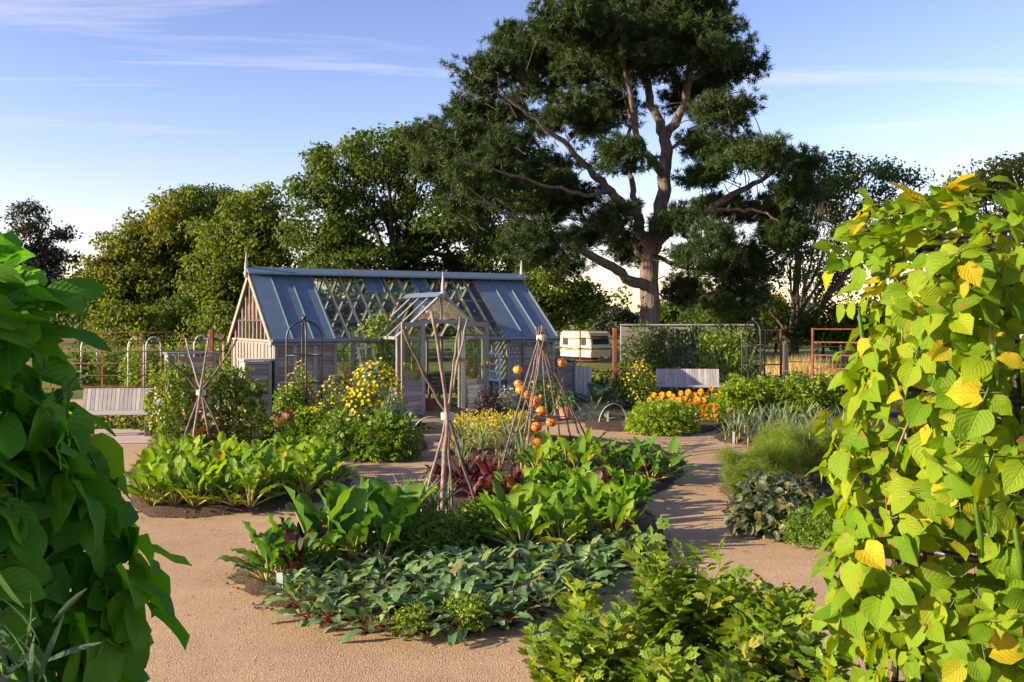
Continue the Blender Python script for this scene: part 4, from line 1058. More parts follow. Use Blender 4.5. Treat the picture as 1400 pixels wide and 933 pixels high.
# hourglass tripod in the main bed
o3 = gp(612, 722); hz = thing('hazel_tripod', 'tall hourglass hazel tripod tied at the middle in the front bed', 'plant support', o3)
tie = at(612, 569, 10.5) - o3
for rs, (fx, fy), (tx, ty, td) in zip((.017, .025, .016, .018), ((572, 722), (606, 748), (619, 697), (659, 702)), ((639, 437, 10.9), (590, 426, 10.1), (629, 433, 10.7), (551, 451, 10.3))):
    f_ = gp(fx, fy, .05) - o3; t_ = at(tx, ty, td) - o3
    off = (f_ * [1, 1, 0]) * .05
    stick(hz, [f_ - [0, 0, .05], f_ + (tie - f_) * .5 + rng.normal(0, .015, 3), tie + off * .6, tie + (t_ - tie) * .5 + rng.normal(0, .02, 3), t_], rs, rs * .72, 18)
knot(hz, tie, .062, .08)
o3 = gp(275, 624); hz = thing('hazel_tripod', 'pale hazel tripod standing among the tomato plants', 'plant support', o3)
tie = at(275, 537, 15.6) - o3
for (fx, fy), (tx, ty, td) in zip(((238, 630), (262, 632), (290, 616), (312, 621)), ((324, 463, 15.8), (285, 462, 15.4), (254, 463, 15.9), (227, 489, 15.4))):
    f_ = gp(fx, fy, .03) - o3; t_ = at(tx, ty, td) - o3
    stick(hz, [f_ - [0, 0, .03], f_ + (tie - f_) * .5 + rng.normal(0, .02, 3), tie + (f_ * [1, 1, 0]) * .04, tie + (t_ - tie) * .5 + rng.normal(0, .02, 3), t_], .021, .015)
knot(hz, tie, .066, .085)
# wigwam with the pumpkins
o3 = gp(742, 618); wg = thing('stick_wigwam', 'wigwam of many brown sticks hung with orange pumpkins', 'plant support', o3)
ap = at(740, 462, 16.4) - o3
feet = [(684, 642), (693, 634), (707, 640), (716, 650), (732, 604), (768, 612), (784, 606), (795, 600), (803, 597), (724, 606), (752, 600)]
for i, (fx, fy) in enumerate(feet):
    f_ = gp(fx, fy, .03) - o3; tt = ap + np.array([(i % 4 - 1.5) * .03, (i % 3 - 1) * .03, .0])
    over = tt + (tt - f_) * (.05 + .07 * rng.random()) * np.array([.5, .5, 1])
    stick(wg, [f_ - [0, 0, .04], f_ + (tt - f_) * .5 + rng.normal(0, .03, 3), tt, over], .018, .011)
knot(wg, ap, .07, .09)
feet3 = [gp(fx, fy, .03) - o3 for fx, fy in feet]
for i in range(17):                                  # thin twigs woven across
    a, c_ = rng.choice(len(feet3), 2, replace=False); ta, tc_ = rng.uniform(.05, .62, 2)
    p0, p1 = feet3[a] + (ap - feet3[a]) * ta, feet3[c_] + (ap - feet3[c_]) * tc_
    stick(wg, [p0, (p0 + p1) / 2 + rng.normal(0, .09, 3), p1 + (p1 - p0) * .1], .009, .005, 9, .02, 'twig')
def pumpkin(px, py, rpx, d, lbl, flat=.82):
    c = at(px, py, d); R = rpx * d / F
    o = thing('pumpkin', lbl, 'pumpkin', c - [0, 0, R * flat], rng.random() * 6, 'small pumpkins on the stick wigwam')
    th = np.linspace(-1.5, 1.5, 11)
    pr = [(R * math.cos(t) ** .9, R * flat * (1 + math.sin(t))) for t in th]; pr[0] = (.001, R * flat * .06); pr[-1] = (.001, R * flat * 1.92)
    MB().lathe(pr, 32, rib=.13, ribn=9).obj('rind', M['pumpkin'], o)
    MB().tube([(0, 0, R * flat * 1.85), (R * .05, 0, R * flat * 2.15), (R * .2, 0, R * flat * 2.35)], [R * .13, R * .08, R * .09], 7).obj('stalk', M['drystem'], o)
    o.rotation_euler = (rng.normal(0, .35), rng.normal(0, .35), rng.random() * 6)
lb = 'small round orange pumpkin wedged among the wigwam sticks'
for px, py, r, d in ((707, 506, 6.8, 16.0), (768, 496, 7.2, 16.6), (707, 524, 6.5, 16.0), (713, 532, 7.5, 15.9), (723, 540, 7, 16.0), (733, 549, 8.6, 15.7), (742, 562, 8.0, 15.9), (752, 577, 7.6, 16.0), (737, 582, 8.2, 15.7), (723, 601, 7.5, 15.7), (739, 606, 9.5, 15.5)):
    pumpkin(px, py, r, d, lb)
for px, py, r, d in ((712, 620, 7.2, 15.0), (711, 630, 7, 14.8), (677, 643, 5.5, 14.6)):
    pumpkin(px, py, r, d, 'small orange pumpkin near the ground at the wigwam foot')
p = gw(4.0, 1.62, 0.82)
o = thing('pumpkin', 'orange pumpkin on the staging inside the greenhouse', 'pumpkin', p)
R = .14; th = np.linspace(-1.5, 1.5, 11); pr = [(R * math.cos(t) ** .9, R * .8 * (1 + math.sin(t))) for t in th]; pr[0] = (.001, .01)
MB().lathe(pr, 32, rib=.13, ribn=9).obj('rind', M['pumpkin'], o); MB().tube([(0, 0, R * 1.5), (0.02, 0, R * 1.9)], [.02, .012], 7).obj('stalk', M['drystem'], o)

# ------------------------------------------------------------------ caravan beyond the fence
cv = thing('caravan', 'cream touring caravan parked on the field beyond the rail fence', 'caravan', ((800 - 700) / F * 68, 68, -0.8), 0)
cL, cW, cH0, cH1 = 4.2, 2.1, .42, 2.42
prof = [(-2.05, .45), (2.0, .45), (2.1, .95), (2.06, 1.55), (1.80, 2.28), (1.55, 2.40), (-1.65, 2.42), (-1.95, 2.30), (-2.1, 1.6), (-2.12, .95)]
b = MB(); ys = (-1.05, -.97, .97, 1.05); n = len(prof)
V = []
for y in ys:
    sc_ = .965 if abs(y) > 1.0 else 1.0
    V += [(x * sc_, y, 1.4 + (z - 1.4) * sc_) for x, z in prof]
Q = [(k * n + i, k * n + (i + 1) % n, (k + 1) * n + (i + 1) % n, (k + 1) * n + i) for k in range(3) for i in range(n)]
T = [(0, i + 1, i) for i in range(1, n - 1)] + [(3 * n, 3 * n + i, 3 * n + i + 1) for i in range(1, n - 1)]
b.add(V, Q, T).obj('body', M['cream'], cv, smooth=False)
def cwin(pts, name='window'): pane(cv, pts, name, M['dark_glass'], .03)
cwin([(2.10, -.82, 1.42), (2.10, .82, 1.42), (1.90, .80, 2.04), (1.90, -.80, 2.04)])
cwin([(.9, -1.075, 1.35), (1.5, -1.075, 1.35), (1.5, -1.075, 1.95), (.9, -1.075, 1.95)])
cwin([(-1.6, -1.075, 1.35), (-.9, -1.075, 1.35), (-.9, -1.075, 1.9), (-1.6, -1.075, 1.9)])
b = MB(); b.box((.1, -1.07, 1.35), (.68, .03, 1.7)); b.obj('door', M['cream'], cv, smooth=False)
b = MB(); b.box((0, -1.072, 1.12), (4.0, .02, .07)); b.box((2.115, 0, 1.12), (.02, 1.9, .07)); b.obj('stripe', M['dark_glass'], cv, smooth=False)
for y in (-.95, .95):
    b = MB(); b.lathe([(.0, -.09), (.3, -.09), (.33, -.05), (.33, .05), (.3, .09), (0, .09)], 18); w_ = b.obj('wheel', M['rubber'], cv); w_.location = (0, y, .33); w_.rotation_euler = (rad(90), 0, 0)
MB().tube([(2.0, 0, .5), (3.1, 0, .45)], .05, 6).obj('tow_bar', M['black'], cv)
cv.rotation_euler = (0, 0, rad(-57)); cv.scale = (.84, .84, .90)

# grey boarded building at the far right
bd = thing('boarded_building', 'grey horizontally boarded building behind the bean foliage', 'building', ((1377 - 700) / F * 37.2, 33, 0))
b = MB(); b.box((4, 2.1, 2.7), (8, 4, 5.4)); b.obj('wall', M['dark_wood'], bd, smooth=False)
for i in range(34): beam('board', bd, (0, .08 - .004 * (i % 2), .1 + i * .158), (8, .08 - .004 * (i % 2), .1 + i * .158), .03, .15, M['bench']); beam('side_board', bd, (-.02, .1, .1 + i * .158), (-.02, 4.1, .1 + i * .158), .03, .15, M['bench'])
b = MB(); b.add([(-.3, -.3, 5.45), (8.3, -.3, 5.45), (8.3, 4.4, 5.45), (-.3, 4.4, 5.45), (4, 0.5, 6.6), (4, 3.6, 6.6)], [(0, 3, 2, 1), (1, 2, 5, 4), (0, 4, 5, 3)], [(0, 1, 4), (2, 3, 5)]); b.obj('roof', M['slate'], bd, smooth=False)
for x in (1.2, 4.2): pane(bd, [(x, .03, 3.4), (x + 1.2, .03, 3.4), (x + 1.2, .03, 4.6), (x, .03, 4.6)], 'window', M['dark_glass'], .04)

# white growing hoops beyond the left fence
for px, top, d in ((122, 462, 31), (186, 461, 30), (210, 461, 31), (275, 459, 31), (296, 460, 30)):
    c = at(px, top, d); c0 = np.array([c[0], d, 0])
    o = thing('growing_hoop', 'pale plastic cloche hoop arching over the vines beyond the rusty fence', 'hoop', c0, rad(64), 'cloche hoops beyond the rusty fence')
    hh = c[2]; r = .30
    MB().tube([(-r, 0, 0), (-r, 0, hh - r)] + [(-r * math.cos(t), 0, hh - r + r * math.sin(t)) for t in np.linspace(.3, 2.84, 9)] + [(r, 0, hh - r), (r, 0, 0)], .022, 6).obj('pipe', M['pipe'], o)
# ------------------------------------------------------------------ plant materials
M['chard'] = leaf_mat('chard_blades', [(0.0, (0.065, 0.16, 0.01)), (0.6, (0.11, 0.22, 0.014)), (0.93, (0.16, 0.27, 0.02)), (1.0, (0.30, 0.27, 0.03))], 0.42, 0.5, 0.4, (0.22, 0.30, 0.08), 0.28)
M['chard_dark'] = leaf_mat('dark_chard_blades', [(0.0, (0.03, 0.10, 0.012)), (0.7, (0.055, 0.155, 0.016)), (1.0, (0.10, 0.2, 0.022))], 0.38, 0.48, 0.35, (0.16, 0.24, 0.08), 0.3)
M['chard_stalk'] = leaf_mat('pale_leaf_stalk', [(0.0, (0.22, 0.26, 0.08)), (1.0, (0.36, 0.3, 0.10))], 0.15)
M['red_stalk'] = leaf_mat('crimson_stalk', [(0.0, (0.22, 0.02, 0.03)), (1.0, (0.32, 0.05, 0.05))], 0.15)
M['beet'] = leaf_mat('beet_blades', [(0.0, (0.05, 0.13, 0.045)), (0.6, (0.10, 0.195, 0.075)), (0.92, (0.16, 0.26, 0.10)), (1.0, (0.13, 0.12, 0.05))], 0.28, 0.42, 0.3, (0.17, 0.16, 0.10), 0.45, spots=0.2, spotc=(0.14, 0.08, 0.05))
M['lettuce'] = leaf_mat('lettuce_leaves', [(0.0, (0.075, 0.19, 0.012)), (0.7, (0.12, 0.26, 0.018)), (1.0, (0.2, 0.32, 0.035))], 0.45, 0.5, 0.35, (0.26, 0.34, 0.12), 0.25)
M['red_leaf'] = leaf_mat('dark_red_leaves', [(0.0, (0.025, 0.008, 0.01)), (0.6, (0.06, 0.014, 0.016)), (1.0, (0.11, 0.03, 0.022))], 0.3, 0.4, 0.35, (0.16, 0.04, 0.05), 0.45, tboost=1.2)
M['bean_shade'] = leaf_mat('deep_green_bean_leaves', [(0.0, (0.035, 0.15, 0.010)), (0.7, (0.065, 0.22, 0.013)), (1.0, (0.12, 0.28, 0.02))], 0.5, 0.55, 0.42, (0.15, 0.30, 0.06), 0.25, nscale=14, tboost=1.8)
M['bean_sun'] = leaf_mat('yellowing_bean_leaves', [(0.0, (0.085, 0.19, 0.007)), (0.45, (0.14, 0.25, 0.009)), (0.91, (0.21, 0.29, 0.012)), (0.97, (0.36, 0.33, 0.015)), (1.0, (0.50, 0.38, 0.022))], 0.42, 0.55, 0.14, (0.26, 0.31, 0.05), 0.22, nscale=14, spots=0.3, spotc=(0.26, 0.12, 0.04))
M['lovage'] = leaf_mat('lovage_leaves', [(0.0, (0.075, 0.165, 0.012)), (0.6, (0.135, 0.235, 0.015)), (0.95, (0.21, 0.29, 0.018)), (1.0, (0.32, 0.25, 0.06))], 0.42, 0.4, 0.25, (0.2, 0.26, 0.06), 0.45)
M['herb'] = leaf_mat('herb_leaves', [(0.0, (0.055, 0.13, 0.012)), (0.7, (0.10, 0.19, 0.016)), (1.0, (0.16, 0.24, 0.03))], 0.4, 0.45)
M['limeherb'] = leaf_mat('lime_green_leaves', [(0.0, (0.10, 0.19, 0.012)), (0.7, (0.17, 0.27, 0.016)), (1.0, (0.26, 0.33, 0.03))], 0.42, 0.45)
M['gold'] = leaf_mat('golden_leaves', [(0.0, (0.22, 0.26, 0.02)), (0.6, (0.38, 0.36, 0.03)), (1.0, (0.55, 0.48, 0.10))], 0.42, 0.45)
M['blue_leaf'] = leaf_mat('blue_green_leaves', [(0.0, (0.03, 0.075, 0.05)), (1.0, (0.07, 0.125, 0.085))], 0.3, 0.45, 0.25, (0.14, 0.2, 0.14))
M['leek'] = leaf_mat('leek_blades', [(0.0, (0.08, 0.13, 0.08)), (0.7, (0.13, 0.19, 0.12)), (1.0, (0.22, 0.25, 0.13))], 0.3, 0.5)
M['fennel'] = leaf_mat('fennel_threads', [(0.0, (0.085, 0.155, 0.018)), (1.0, (0.17, 0.25, 0.03))], 0.45, 0.6)
M['purple'] = leaf_mat('purple_foliage', [(0.0, (0.02, 0.015, 0.025)), (1.0, (0.06, 0.035, 0.055))], 0.25, 0.45)
M['dusk'] = leaf_mat('dark_withering_leaves', [(0.0, (0.02, 0.04, 0.022)), (0.6, (0.045, 0.075, 0.03)), (0.85, (0.09, 0.10, 0.035)), (1.0, (0.24, 0.17, 0.07))], 0.28, 0.4, 0.25, (0.1, 0.14, 0.06), 0.5)
M['tomato_leaf'] = leaf_mat('tomato_leaves', [(0.0, (0.06, 0.12, 0.014)), (0.7, (0.11, 0.18, 0.018)), (1.0, (0.19, 0.23, 0.03))], 0.42, 0.55)
M['silver'] = leaf_mat('silver_foliage', [(0.0, (0.16, 0.2, 0.17)), (1.0, (0.28, 0.32, 0.27))], 0.25, 0.6)
M['yellow_fl'] = leaf_mat('yellow_petals', [(0.0, (0.62, 0.40, 0.012)), (1.0, (0.78, 0.60, 0.02))], 0.35, 0.5, tboost=1.0)
M['amber_fl'] = leaf_mat('amber_petals', [(0.0, (0.64, 0.26, 0.008)), (1.0, (0.76, 0.40, 0.012))], 0.3, 0.5, tboost=0.9)
M['orange_fl'] = leaf_mat('orange_petals', [(0.0, (0.52, 0.10, 0.01)), (1.0, (0.68, 0.22, 0.012))], 0.3, 0.5, tboost=0.9)
M['red_fl'] = leaf_mat('rust_red_petals', [(0.0, (0.30, 0.025, 0.008)), (1.0, (0.55, 0.10, 0.012))], 0.3, 0.5, tboost=0.9)
M['white_fl'] = leaf_mat('white_petals', [(0.0, (0.55, 0.55, 0.5)), (1.0, (0.75, 0.74, 0.66))], 0.3, 0.5, tboost=0.8)
M['tomato'] = plain_mat('green_tomato', [(0.0, (0.18, 0.24, 0.05)), (1.0, (0.42, 0.40, 0.10))], 0.3, 10, bump=0.0, spec=0.5)
M['drygrass'] = leaf_mat('dry_grass', [(0.0, (0.30, 0.22, 0.10)), (1.0, (0.45, 0.35, 0.18))], 0.3, 0.7)
M['turf'] = leaf_mat('lawn_blades', [(0.0, (0.07, 0.11, 0.016)), (0.8, (0.12, 0.16, 0.03)), (1.0, (0.26, 0.22, 0.08))], 0.35, 0.6)

# ------------------------------------------------------------------ plant builders
def leaf_meshes(name, n, mats, L, Wd, prof, stalk, sr, bend=0.25, **kw):
    """n variants of one leaf with its stalk: blade (slot 0), stalk (slot 1)"""
    out = []
    for i in range(n):
        r = np.random.default_rng(i * 13 + len(name))
        l, w = L * (0.9 + .25 * r.random()), Wd * (0.85 + .35 * r.random())
        V, Q, T, A = leaf_tmpl(l, w, prof, seed=i, droop=0, **kw)
        V = V + [0, stalk, 0]; tot = stalk + l
        y = V[:, 1] / tot; side = (r.random() - .5) * .18
        V[:, 2] -= bend * (0.6 + .8 * r.random()) * tot * y ** 2.4; V[:, 0] += side * tot * y ** 2
        b = MB(); A = A.copy(); A[:, 2] = r.random() * .98; b.add(V, Q, T, 0, A)
        t = np.linspace(0, 1, 4); yy = t * (stalk + l * .45); q = yy / tot
        b.tube(np.stack([side * tot * q ** 2, yy, -bend * tot * q ** 2.4 - sr * .5], -1), [sr * 1.3, sr, sr * .75, sr * .2], 5, m=1)
        out.append(b.mesh(name, mats))
    return out
def rosette(name, label, cat, loc, meshes, n, e0=25, e1=82, s0=.75, s1=1.15, group=None, part='leaf', rz=None, spread=.03):
    o = thing(name, label, cat, loc, 0, group); a0 = rng.random() * 6.28
    for i in range(n):
        t = (i + .5) / n; e = rad(e0 + (e1 - e0) * t ** 1.1 + rng.normal(0, 6)); a = a0 + i * 2.4 + rng.normal(0, .25)
        d = np.array([math.cos(e) * math.cos(a), math.cos(e) * math.sin(a), math.sin(e)])
        R = frames(d[None], np.array([[-math.cos(a) * .2, -math.sin(a) * .2, 1.]]))[0] @ roty(rng.normal(0, .3))
        c = link(part, meshes[int(rng.integers(len(meshes)))], o)
        c.matrix_local = mat4(R, (d[0] * spread, d[1] * spread, 0.0), s0 + (s1 - s0) * rng.random())
    return o
def soil_z(): return 0.085
def gz(px, py): p = gp(px, py, .085); return p

def foliage_mass(b, c, r, n, tmpl, size, hollow=.45, lump=.25, zmin=-.15, droop=.3, up=.4, m=0, lumps=7, tone=True):
    """leaves through a lumpy half-ellipsoid of radii r about c"""
    r = np.asarray(r, float)
    dd = rdirs(n, zmin); ld_ = rdirs(lumps, 0.0)
    lum = 1 + lump * (np.max(dd @ ld_.T, axis=1) - .75) * 2
    rr = (hollow + (1 - hollow) * rng.random(n) ** .7) * lum
    pos = np.asarray(c) + dd * rr[:, None] * r
    nd = nrm(dd * [1, 1, .8] + rng.normal(0, .45, dd.shape) + [0, 0, up])
    ld = nrm(dd * .8 + rng.normal(0, .6, dd.shape) + [0, 0, -droop])
    S = size * (.65 + .7 * rng.random(n))
    rnd = rng.random(n) * .98
    b.scatter(tmpl, frames(ld, nd), pos, S, rnd, m)
def daisy(npet=8, w=.42, cup=.15, rows=1):
    parts = []
    for k in range(rows):
        for i in range(npet):
            parts.append((leaf_tmpl(1 - .28 * k, w, 'ovate', 2, 2, .1, .1, lift=cup + .45 * k), rotz((i + .5 * k) * 2 * math.pi / npet), (0, 0, .03 * k), 1))
    return join_t(parts)
T_DAISY, T_POM = daisy(7), daisy(11, .42, .15, 3)
def compound(npair=2, w=.55, L=.42, seed=0, tooth=False):
    r = np.random.default_rng(seed)
    base = leaf_tmpl(L, L * w, 'toothed', 7, 2, .25, .15, seed=seed) if tooth else leaf_tmpl(L, L * w, 'ovate', 2, 2, .25, .15, seed=seed)
    parts = []
    for k in range(npair):
        y = .30 + .38 * k / max(npair - 1, 1)
        for s in (-1, 1):
            parts.append((base, rotz(-s * rad(52 - 10 * k)) @ roty(s * .2), (0, y, 0), 1 - .15 * k + .1 * r.random()))
    parts.append((base, np.eye(3), (0, .62, 0), 1.1))
    parts.append((leaf_tmpl(.7, .02, 'strap', 1, 2, 0, 0), np.eye(3), (0, 0, 0), 1))
    return join_t(parts)
T_COMP, T_COMP3 = compound(2), compound(1, .6, .45)

def bush(name, label, cat, loc, r, n, tmpl, size, mat, group=None, flowers=None, stems=6, **kw):
    """flowers: (count, template, size, material)"""
    o = thing(name, label, cat, loc, rng.random() * .5, group)
    sb = MB()
    for i in range(stems):
        a = rng.random() * 6.28; e = np.array([r[0] * .6 * math.cos(a), r[1] * .6 * math.sin(a), r[2] * (.6 + .3 * rng.random())])
        sb.tube(bez(np.array([e[0] * .15, e[1] * .15, -.02]), e * [.3, .3, .7], e, 4), [.011, .009, .007, .004], 5)
    sb.obj('stem', M['stem'], o)
    b = MB(); foliage_mass(b, (0, 0, r[2] * .12), r, n, tmpl, size, **kw)
    tag(b.obj('foliage', mat, o), kind='stuff')
    if flowers:
        cnt, ft, fs, fm = flowers; b = MB()
        dd = rdirs(cnt, .02); pos = np.array([0, 0, r[2] * .15]) + dd * np.asarray(r) * (.95 + .18 * rng.random(cnt))[:, None]
        nn = nrm(dd + rng.normal(0, .4, dd.shape) + [-.2, -.4, .2])
        yv = nrm(np.cross(nn, rdirs(cnt)))
        b.scatter(ft, frames(yv, nn), pos, fs * (.7 + .5 * rng.random(cnt)), None, 0)
        tag(b.obj('flowers', fm, o), kind='stuff')
    return o

# ---- chard row in the left bed
rng = np.random.default_rng(404)
CH = leaf_meshes('leaf', 5, [M['chard'], M['chard_stalk']], .23, .125, 'paddle', .17, .011, .22, ns=7, nc=4, fold=.25, wave=.05, crinkle=.05)
CHD = leaf_meshes('leaf', 5, [M['chard_dark'], M['chard_stalk']], .32, .165, 'paddle', .20, .013, .18, ns=7, nc=4, fold=.25, wave=.05, crinkle=.05)
for row, (y0, xs) in enumerate(((691, range(212, 345, 26)), (679, range(204, 425, 27)), (666, range(212, 460, 27)), (653, range(205, 470, 27)), (641, range(215, 455, 28)))):
    for x in xs:
        p = gz(x + rng.normal(0, 5), y0 + rng.normal(0, 2.5))
        rosette('chard_plant', ('bright green chard plant in the row edging the path opposite the dark chard', 'bright green chard plant in the second row from the path edge', 'bright green chard plant in the middle row of the bed by the tomatoes', 'bright green chard plant in the row next to last before the tomatoes', 'bright green chard plant in the row touching the hazel tripod feet')[row],
                'chard', p, CH, 14, 30, 86, .8, 1.25, 'chard plants filling the bed beside the tomatoes')
# ---- tall dark chard in the main bed
for x, y in ((432, 768), (458, 756), (484, 772), (503, 752), (523, 766), (536, 742), (474, 738), (510, 732)):
    rosette('chard_plant', 'tall dark green chard plant beside the yellow flowers in front bed', 'chard', gz(x, y), CHD, 9, 35, 86, .8, 1.35, 'tall dark chard plants in the front bed')
for x, y in ((366, 776), (388, 792), (404, 768), (384, 768), (424, 786), (366, 794)):
    rosette('spinach_plant', 'broad-leaved green spinach plant by the grey slate tag', 'spinach', gz(x, y), CHD, 10, 25, 80, .5, .8, 'spinach plants at the end of the front bed')
RB = leaf_meshes('leaf', 3, [M['red_leaf'], M['red_stalk']], .26, .12, 'paddle', .14, .009, .12, ns=6, nc=4, fold=.3, wave=.04, crinkle=.04)
for x, y in ((406, 792), (422, 770)):
    rosette('red_orach', 'upright dark red leaf plant among the green spinach', 'orach', gz(x, y), RB, 5, 45, 85, .7, 1.0, 'red leaf plants among the spinach')
# ---- beetroot carpet
BT = leaf_meshes('leaf', 5, [M['beet'], M['red_stalk']], .15, .085, 'paddle', .07, .005, .45, ns=6, nc=4, fold=.3, wave=.06, crinkle=.05)
poly = np.array([(385, 806), (412, 842), (520, 862), (640, 862), (728, 846), (792, 812), (890, 752), (868, 738), (820, 746), (740, 765), (640, 770), (560, 768), (470, 790)], float)
cand = np.column_stack([rng.uniform(380, 910, 4000), rng.uniform(735, 865, 4000)]); cand = cand[inside(poly, cand)]
kept = []
for c in cand:
    w_ = gz(*c)
    if all(np.linalg.norm(w_[:2] - k[:2]) > .135 for k in kept): kept.append(w_)
    if len(kept) >= 200: break
for p in kept:
    rosette('beetroot_plant', 'low blue-green beetroot plant in the carpet edging the front bed', 'beetroot', p, BT, 11, 12, 74, .6, 1.0, 'beetroot plants carpeting the front bed')
# ---- bright chard and red-stemmed beet on the right of the main bed
for x, y in ((690, 742), (714, 752), (741, 738), (766, 748), (790, 738), (813, 728), (700, 720), (735, 716), (770, 716), (802, 709), (828, 724), (676, 728)):
    rosette('chard_plant', 'glossy mid-green chard plant behind the beetroot in front bed', 'chard', gz(x, y), CH, 14, 22, 82, .8, 1.2, 'mid-green chard plants behind the beetroot')
RS = leaf_meshes('leaf', 3, [M['chard'], M['red_stalk']], .20, .10, 'paddle', .20, .009, .08, ns=6, nc=4, fold=.3, wave=.04, crinkle=.04)
for x, y in ((846, 736), (838, 744), (858, 732)):
    rosette('beetroot_plant', 'upright green beet plant with crimson stalks at the bed edge', 'beetroot', gz(x, y), RS, 6, 55, 86, .8, 1.1, 'crimson-stalked beets at the bed edge')
# ---- lettuces, red lettuces, kale behind
LT = leaf_meshes('leaf', 4, [M['lettuce'], M['chard_stalk']], .22, .12, 'paddle', .04, .008, .25, ns=6, nc=4, fold=.3, wave=.08, crinkle=.06)
for x, y in ((716, 684), (741, 692), (768, 684), (798, 694), (826, 686), (850, 694), (700, 672), (726, 664), (760, 660), (792, 668), (866, 684), (842, 672)):
    rosette('lettuce', 'bright green frilled lettuce in the middle of the long bed', 'lettuce', gz(x, y), LT, 15, 18, 82, .8, 1.3, 'bright lettuces in the long bed')
for x, y in ((776, 640), (800, 634), (822, 640), (752, 640), (735, 650), (790, 650)):
    rosette('chard_plant', 'fresh chard plant right of the pumpkin wigwam', 'chard', gz(x, y), CH, 11, 30, 86, .85, 1.3, 'chard plants right of the wigwam')
for x, y in ((868, 652), (890, 656), (908, 650), (857, 636), (880, 634), (842, 645), (915, 640)):
    rosette('kale_plant', 'dark green kale plant at the path corner of the long bed', 'kale', gz(x, y), CHD, 9, 15, 75, .55, .95, 'dark kale plants at the path corner')
RL = leaf_meshes('leaf', 4, [M['red_leaf'], M['red_stalk']], .20, .11, 'paddle', .04, .007, .3, ns=6, nc=4, fold=.3, wave=.08, crinkle=.07)
for x, y in ((812, 676), (832, 671), (873, 645), (884, 652)):
    rosette('red_lettuce', 'dark red lettuce among the bright green ones', 'lettuce', gz(x, y), RL, 11, 20, 80, .8, 1.25, 'red lettuces among the green ones')
for x, y in ((596, 670), (612, 678), (630, 668), (648, 680), (664, 672), (680, 680), (620, 656), (644, 658), (668, 660), (690, 668), (600, 655), (695, 684)):
    rosette('red_lettuce', 'deep burgundy lettuce near the hazel tripod and wigwam', 'lettuce', gz(x, y), RL, 12, 14, 74, .65, 1.0, 'burgundy lettuces between tripod and wigwam')
for x, y in ((636, 662), (656, 656), (672, 664), (704, 682)):
    rosette('red_orach', 'tall dark crimson orach plant in front of the wigwam', 'orach', gz(x, y), RB, 7, 50, 88, .7, 1.0, 'crimson orach plants by the wigwam')
# ---- leeks
def leek_mesh(seed):
    b = MB(); b.tube([(0, 0, -.02), (0, 0, .10), (0, 0, .16)], [.014, .014, .012], 6, m=1)
    for i in range(8):
        a = i * 2.6 + rng.random(); t = leaf_tmpl(.24 + .14 * rng.random(), .03, 'strap', 5, 2, .5, .12 + .5 * rng.random() ** 2)
        e = rad(52 + 30 * rng.random()); d = np.array([[math.cos(e) * math.cos(a), math.cos(e) * math.sin(a), math.sin(e)]])
        b.scatter(t, frames(d, np.array([[0, 0, 1.]])), np.array([[0, 0, .08 + .03 * i / 4]]), None, None)
    return b.mesh('leek', [M['leek'], M['chard_stalk']])
LK = [leek_mesh(i) for i in range(5)]
def leek(px, py, s, label, group):
    o = link('leek', LK[int(rng.integers(5))], None, gz(px, py)); o.rotation_euler = (0, 0, rng.random() * 6.28); o.scale = (s, s, s); tag(o, label, 'leek', group)
for row in range(4):
    for i in range(13):
        leek(992 + i * 15.5 + row * 6 + rng.normal(0, 3), 606 - row * 7.5 + rng.normal(0, 1) + i * .3, .95 + .35 * rng.random(), 'grey-green leek in the rows beside the feathery fennel', 'leeks in rows beside the fennel')
for i in range(30):
    leek(rng.uniform(622, 730), rng.uniform(612, 648), .8 + .5 * rng.random(), 'grey-green leek growing under the stick wigwam', 'leeks under the stick wigwam')
for i in range(14):
    leek(rng.uniform(545, 612), rng.uniform(706, 728), .8 + .45 * rng.random(), 'grey-green leek behind the tall dark chard', 'leeks behind the dark chard')
# ---- fine herbs with yellow flowers around the tripod feet
for x, y, r_ in ((548, 752, .20), (566, 744, .22), (585, 758, .20), (640, 742, .24), (664, 730, .24), (622, 752, .2), (600, 738, .2), (650, 718, .2)):
    bush('coreopsis', 'fine-leaved green flower seedling around the tripod feet', 'plant', gz(x, y), (r_, r_, r_ * 1.25), 420, T_TRI, .055, M['herb'], 'fine-leaved seedlings around the tripod', stems=5, hollow=.2)
for px, py, d in ((526, 687, 9.7), (518, 701, 9.7), (546, 714, 9.4), (541, 718, 9.4), (530, 735, 9.2), (588, 704, 9.9), (512, 728, 9.3)):
    c = at(px, py, d); g0 = np.array([c[0] + rng.normal(0, .05), d + .05, .08])
    o = thing('yellow_flower', 'single yellow daisy-like flower above the dark chard and herbs', 'flower', g0, 0, 'yellow daisies by the dark chard')
    e = c - g0; MB().tube(bez(np.zeros(3), e * [.2, .2, .6], e, 6), .004, 5).obj('stem', M['stem'], o)
    b = MB(); b.scatter(daisy(8, .5), frames(np.array([[.2, .3, 1.]]), np.array([[-.3, -1, .35]])), e[None], .04); b.obj('petals', M['yellow_fl'], o)
    b = MB(); b.scatter(stone_tmpl(2), np.eye(3)[None], (e + [0, -.008, .002])[None], .012); b.obj('flower_centre', M['amber_fl'], o)
for x, y in ((642, 856), (655, 846), (628, 848), (560, 862)):
    bush('feathery_seedling', 'feathery bright green seedling at the front bed edge', 'plant', gz(x, y), (.12, .12, .15), 420, T_TRI, .03, M['limeherb'], 'feathery seedlings at the bed edge', stems=4, hollow=.15)

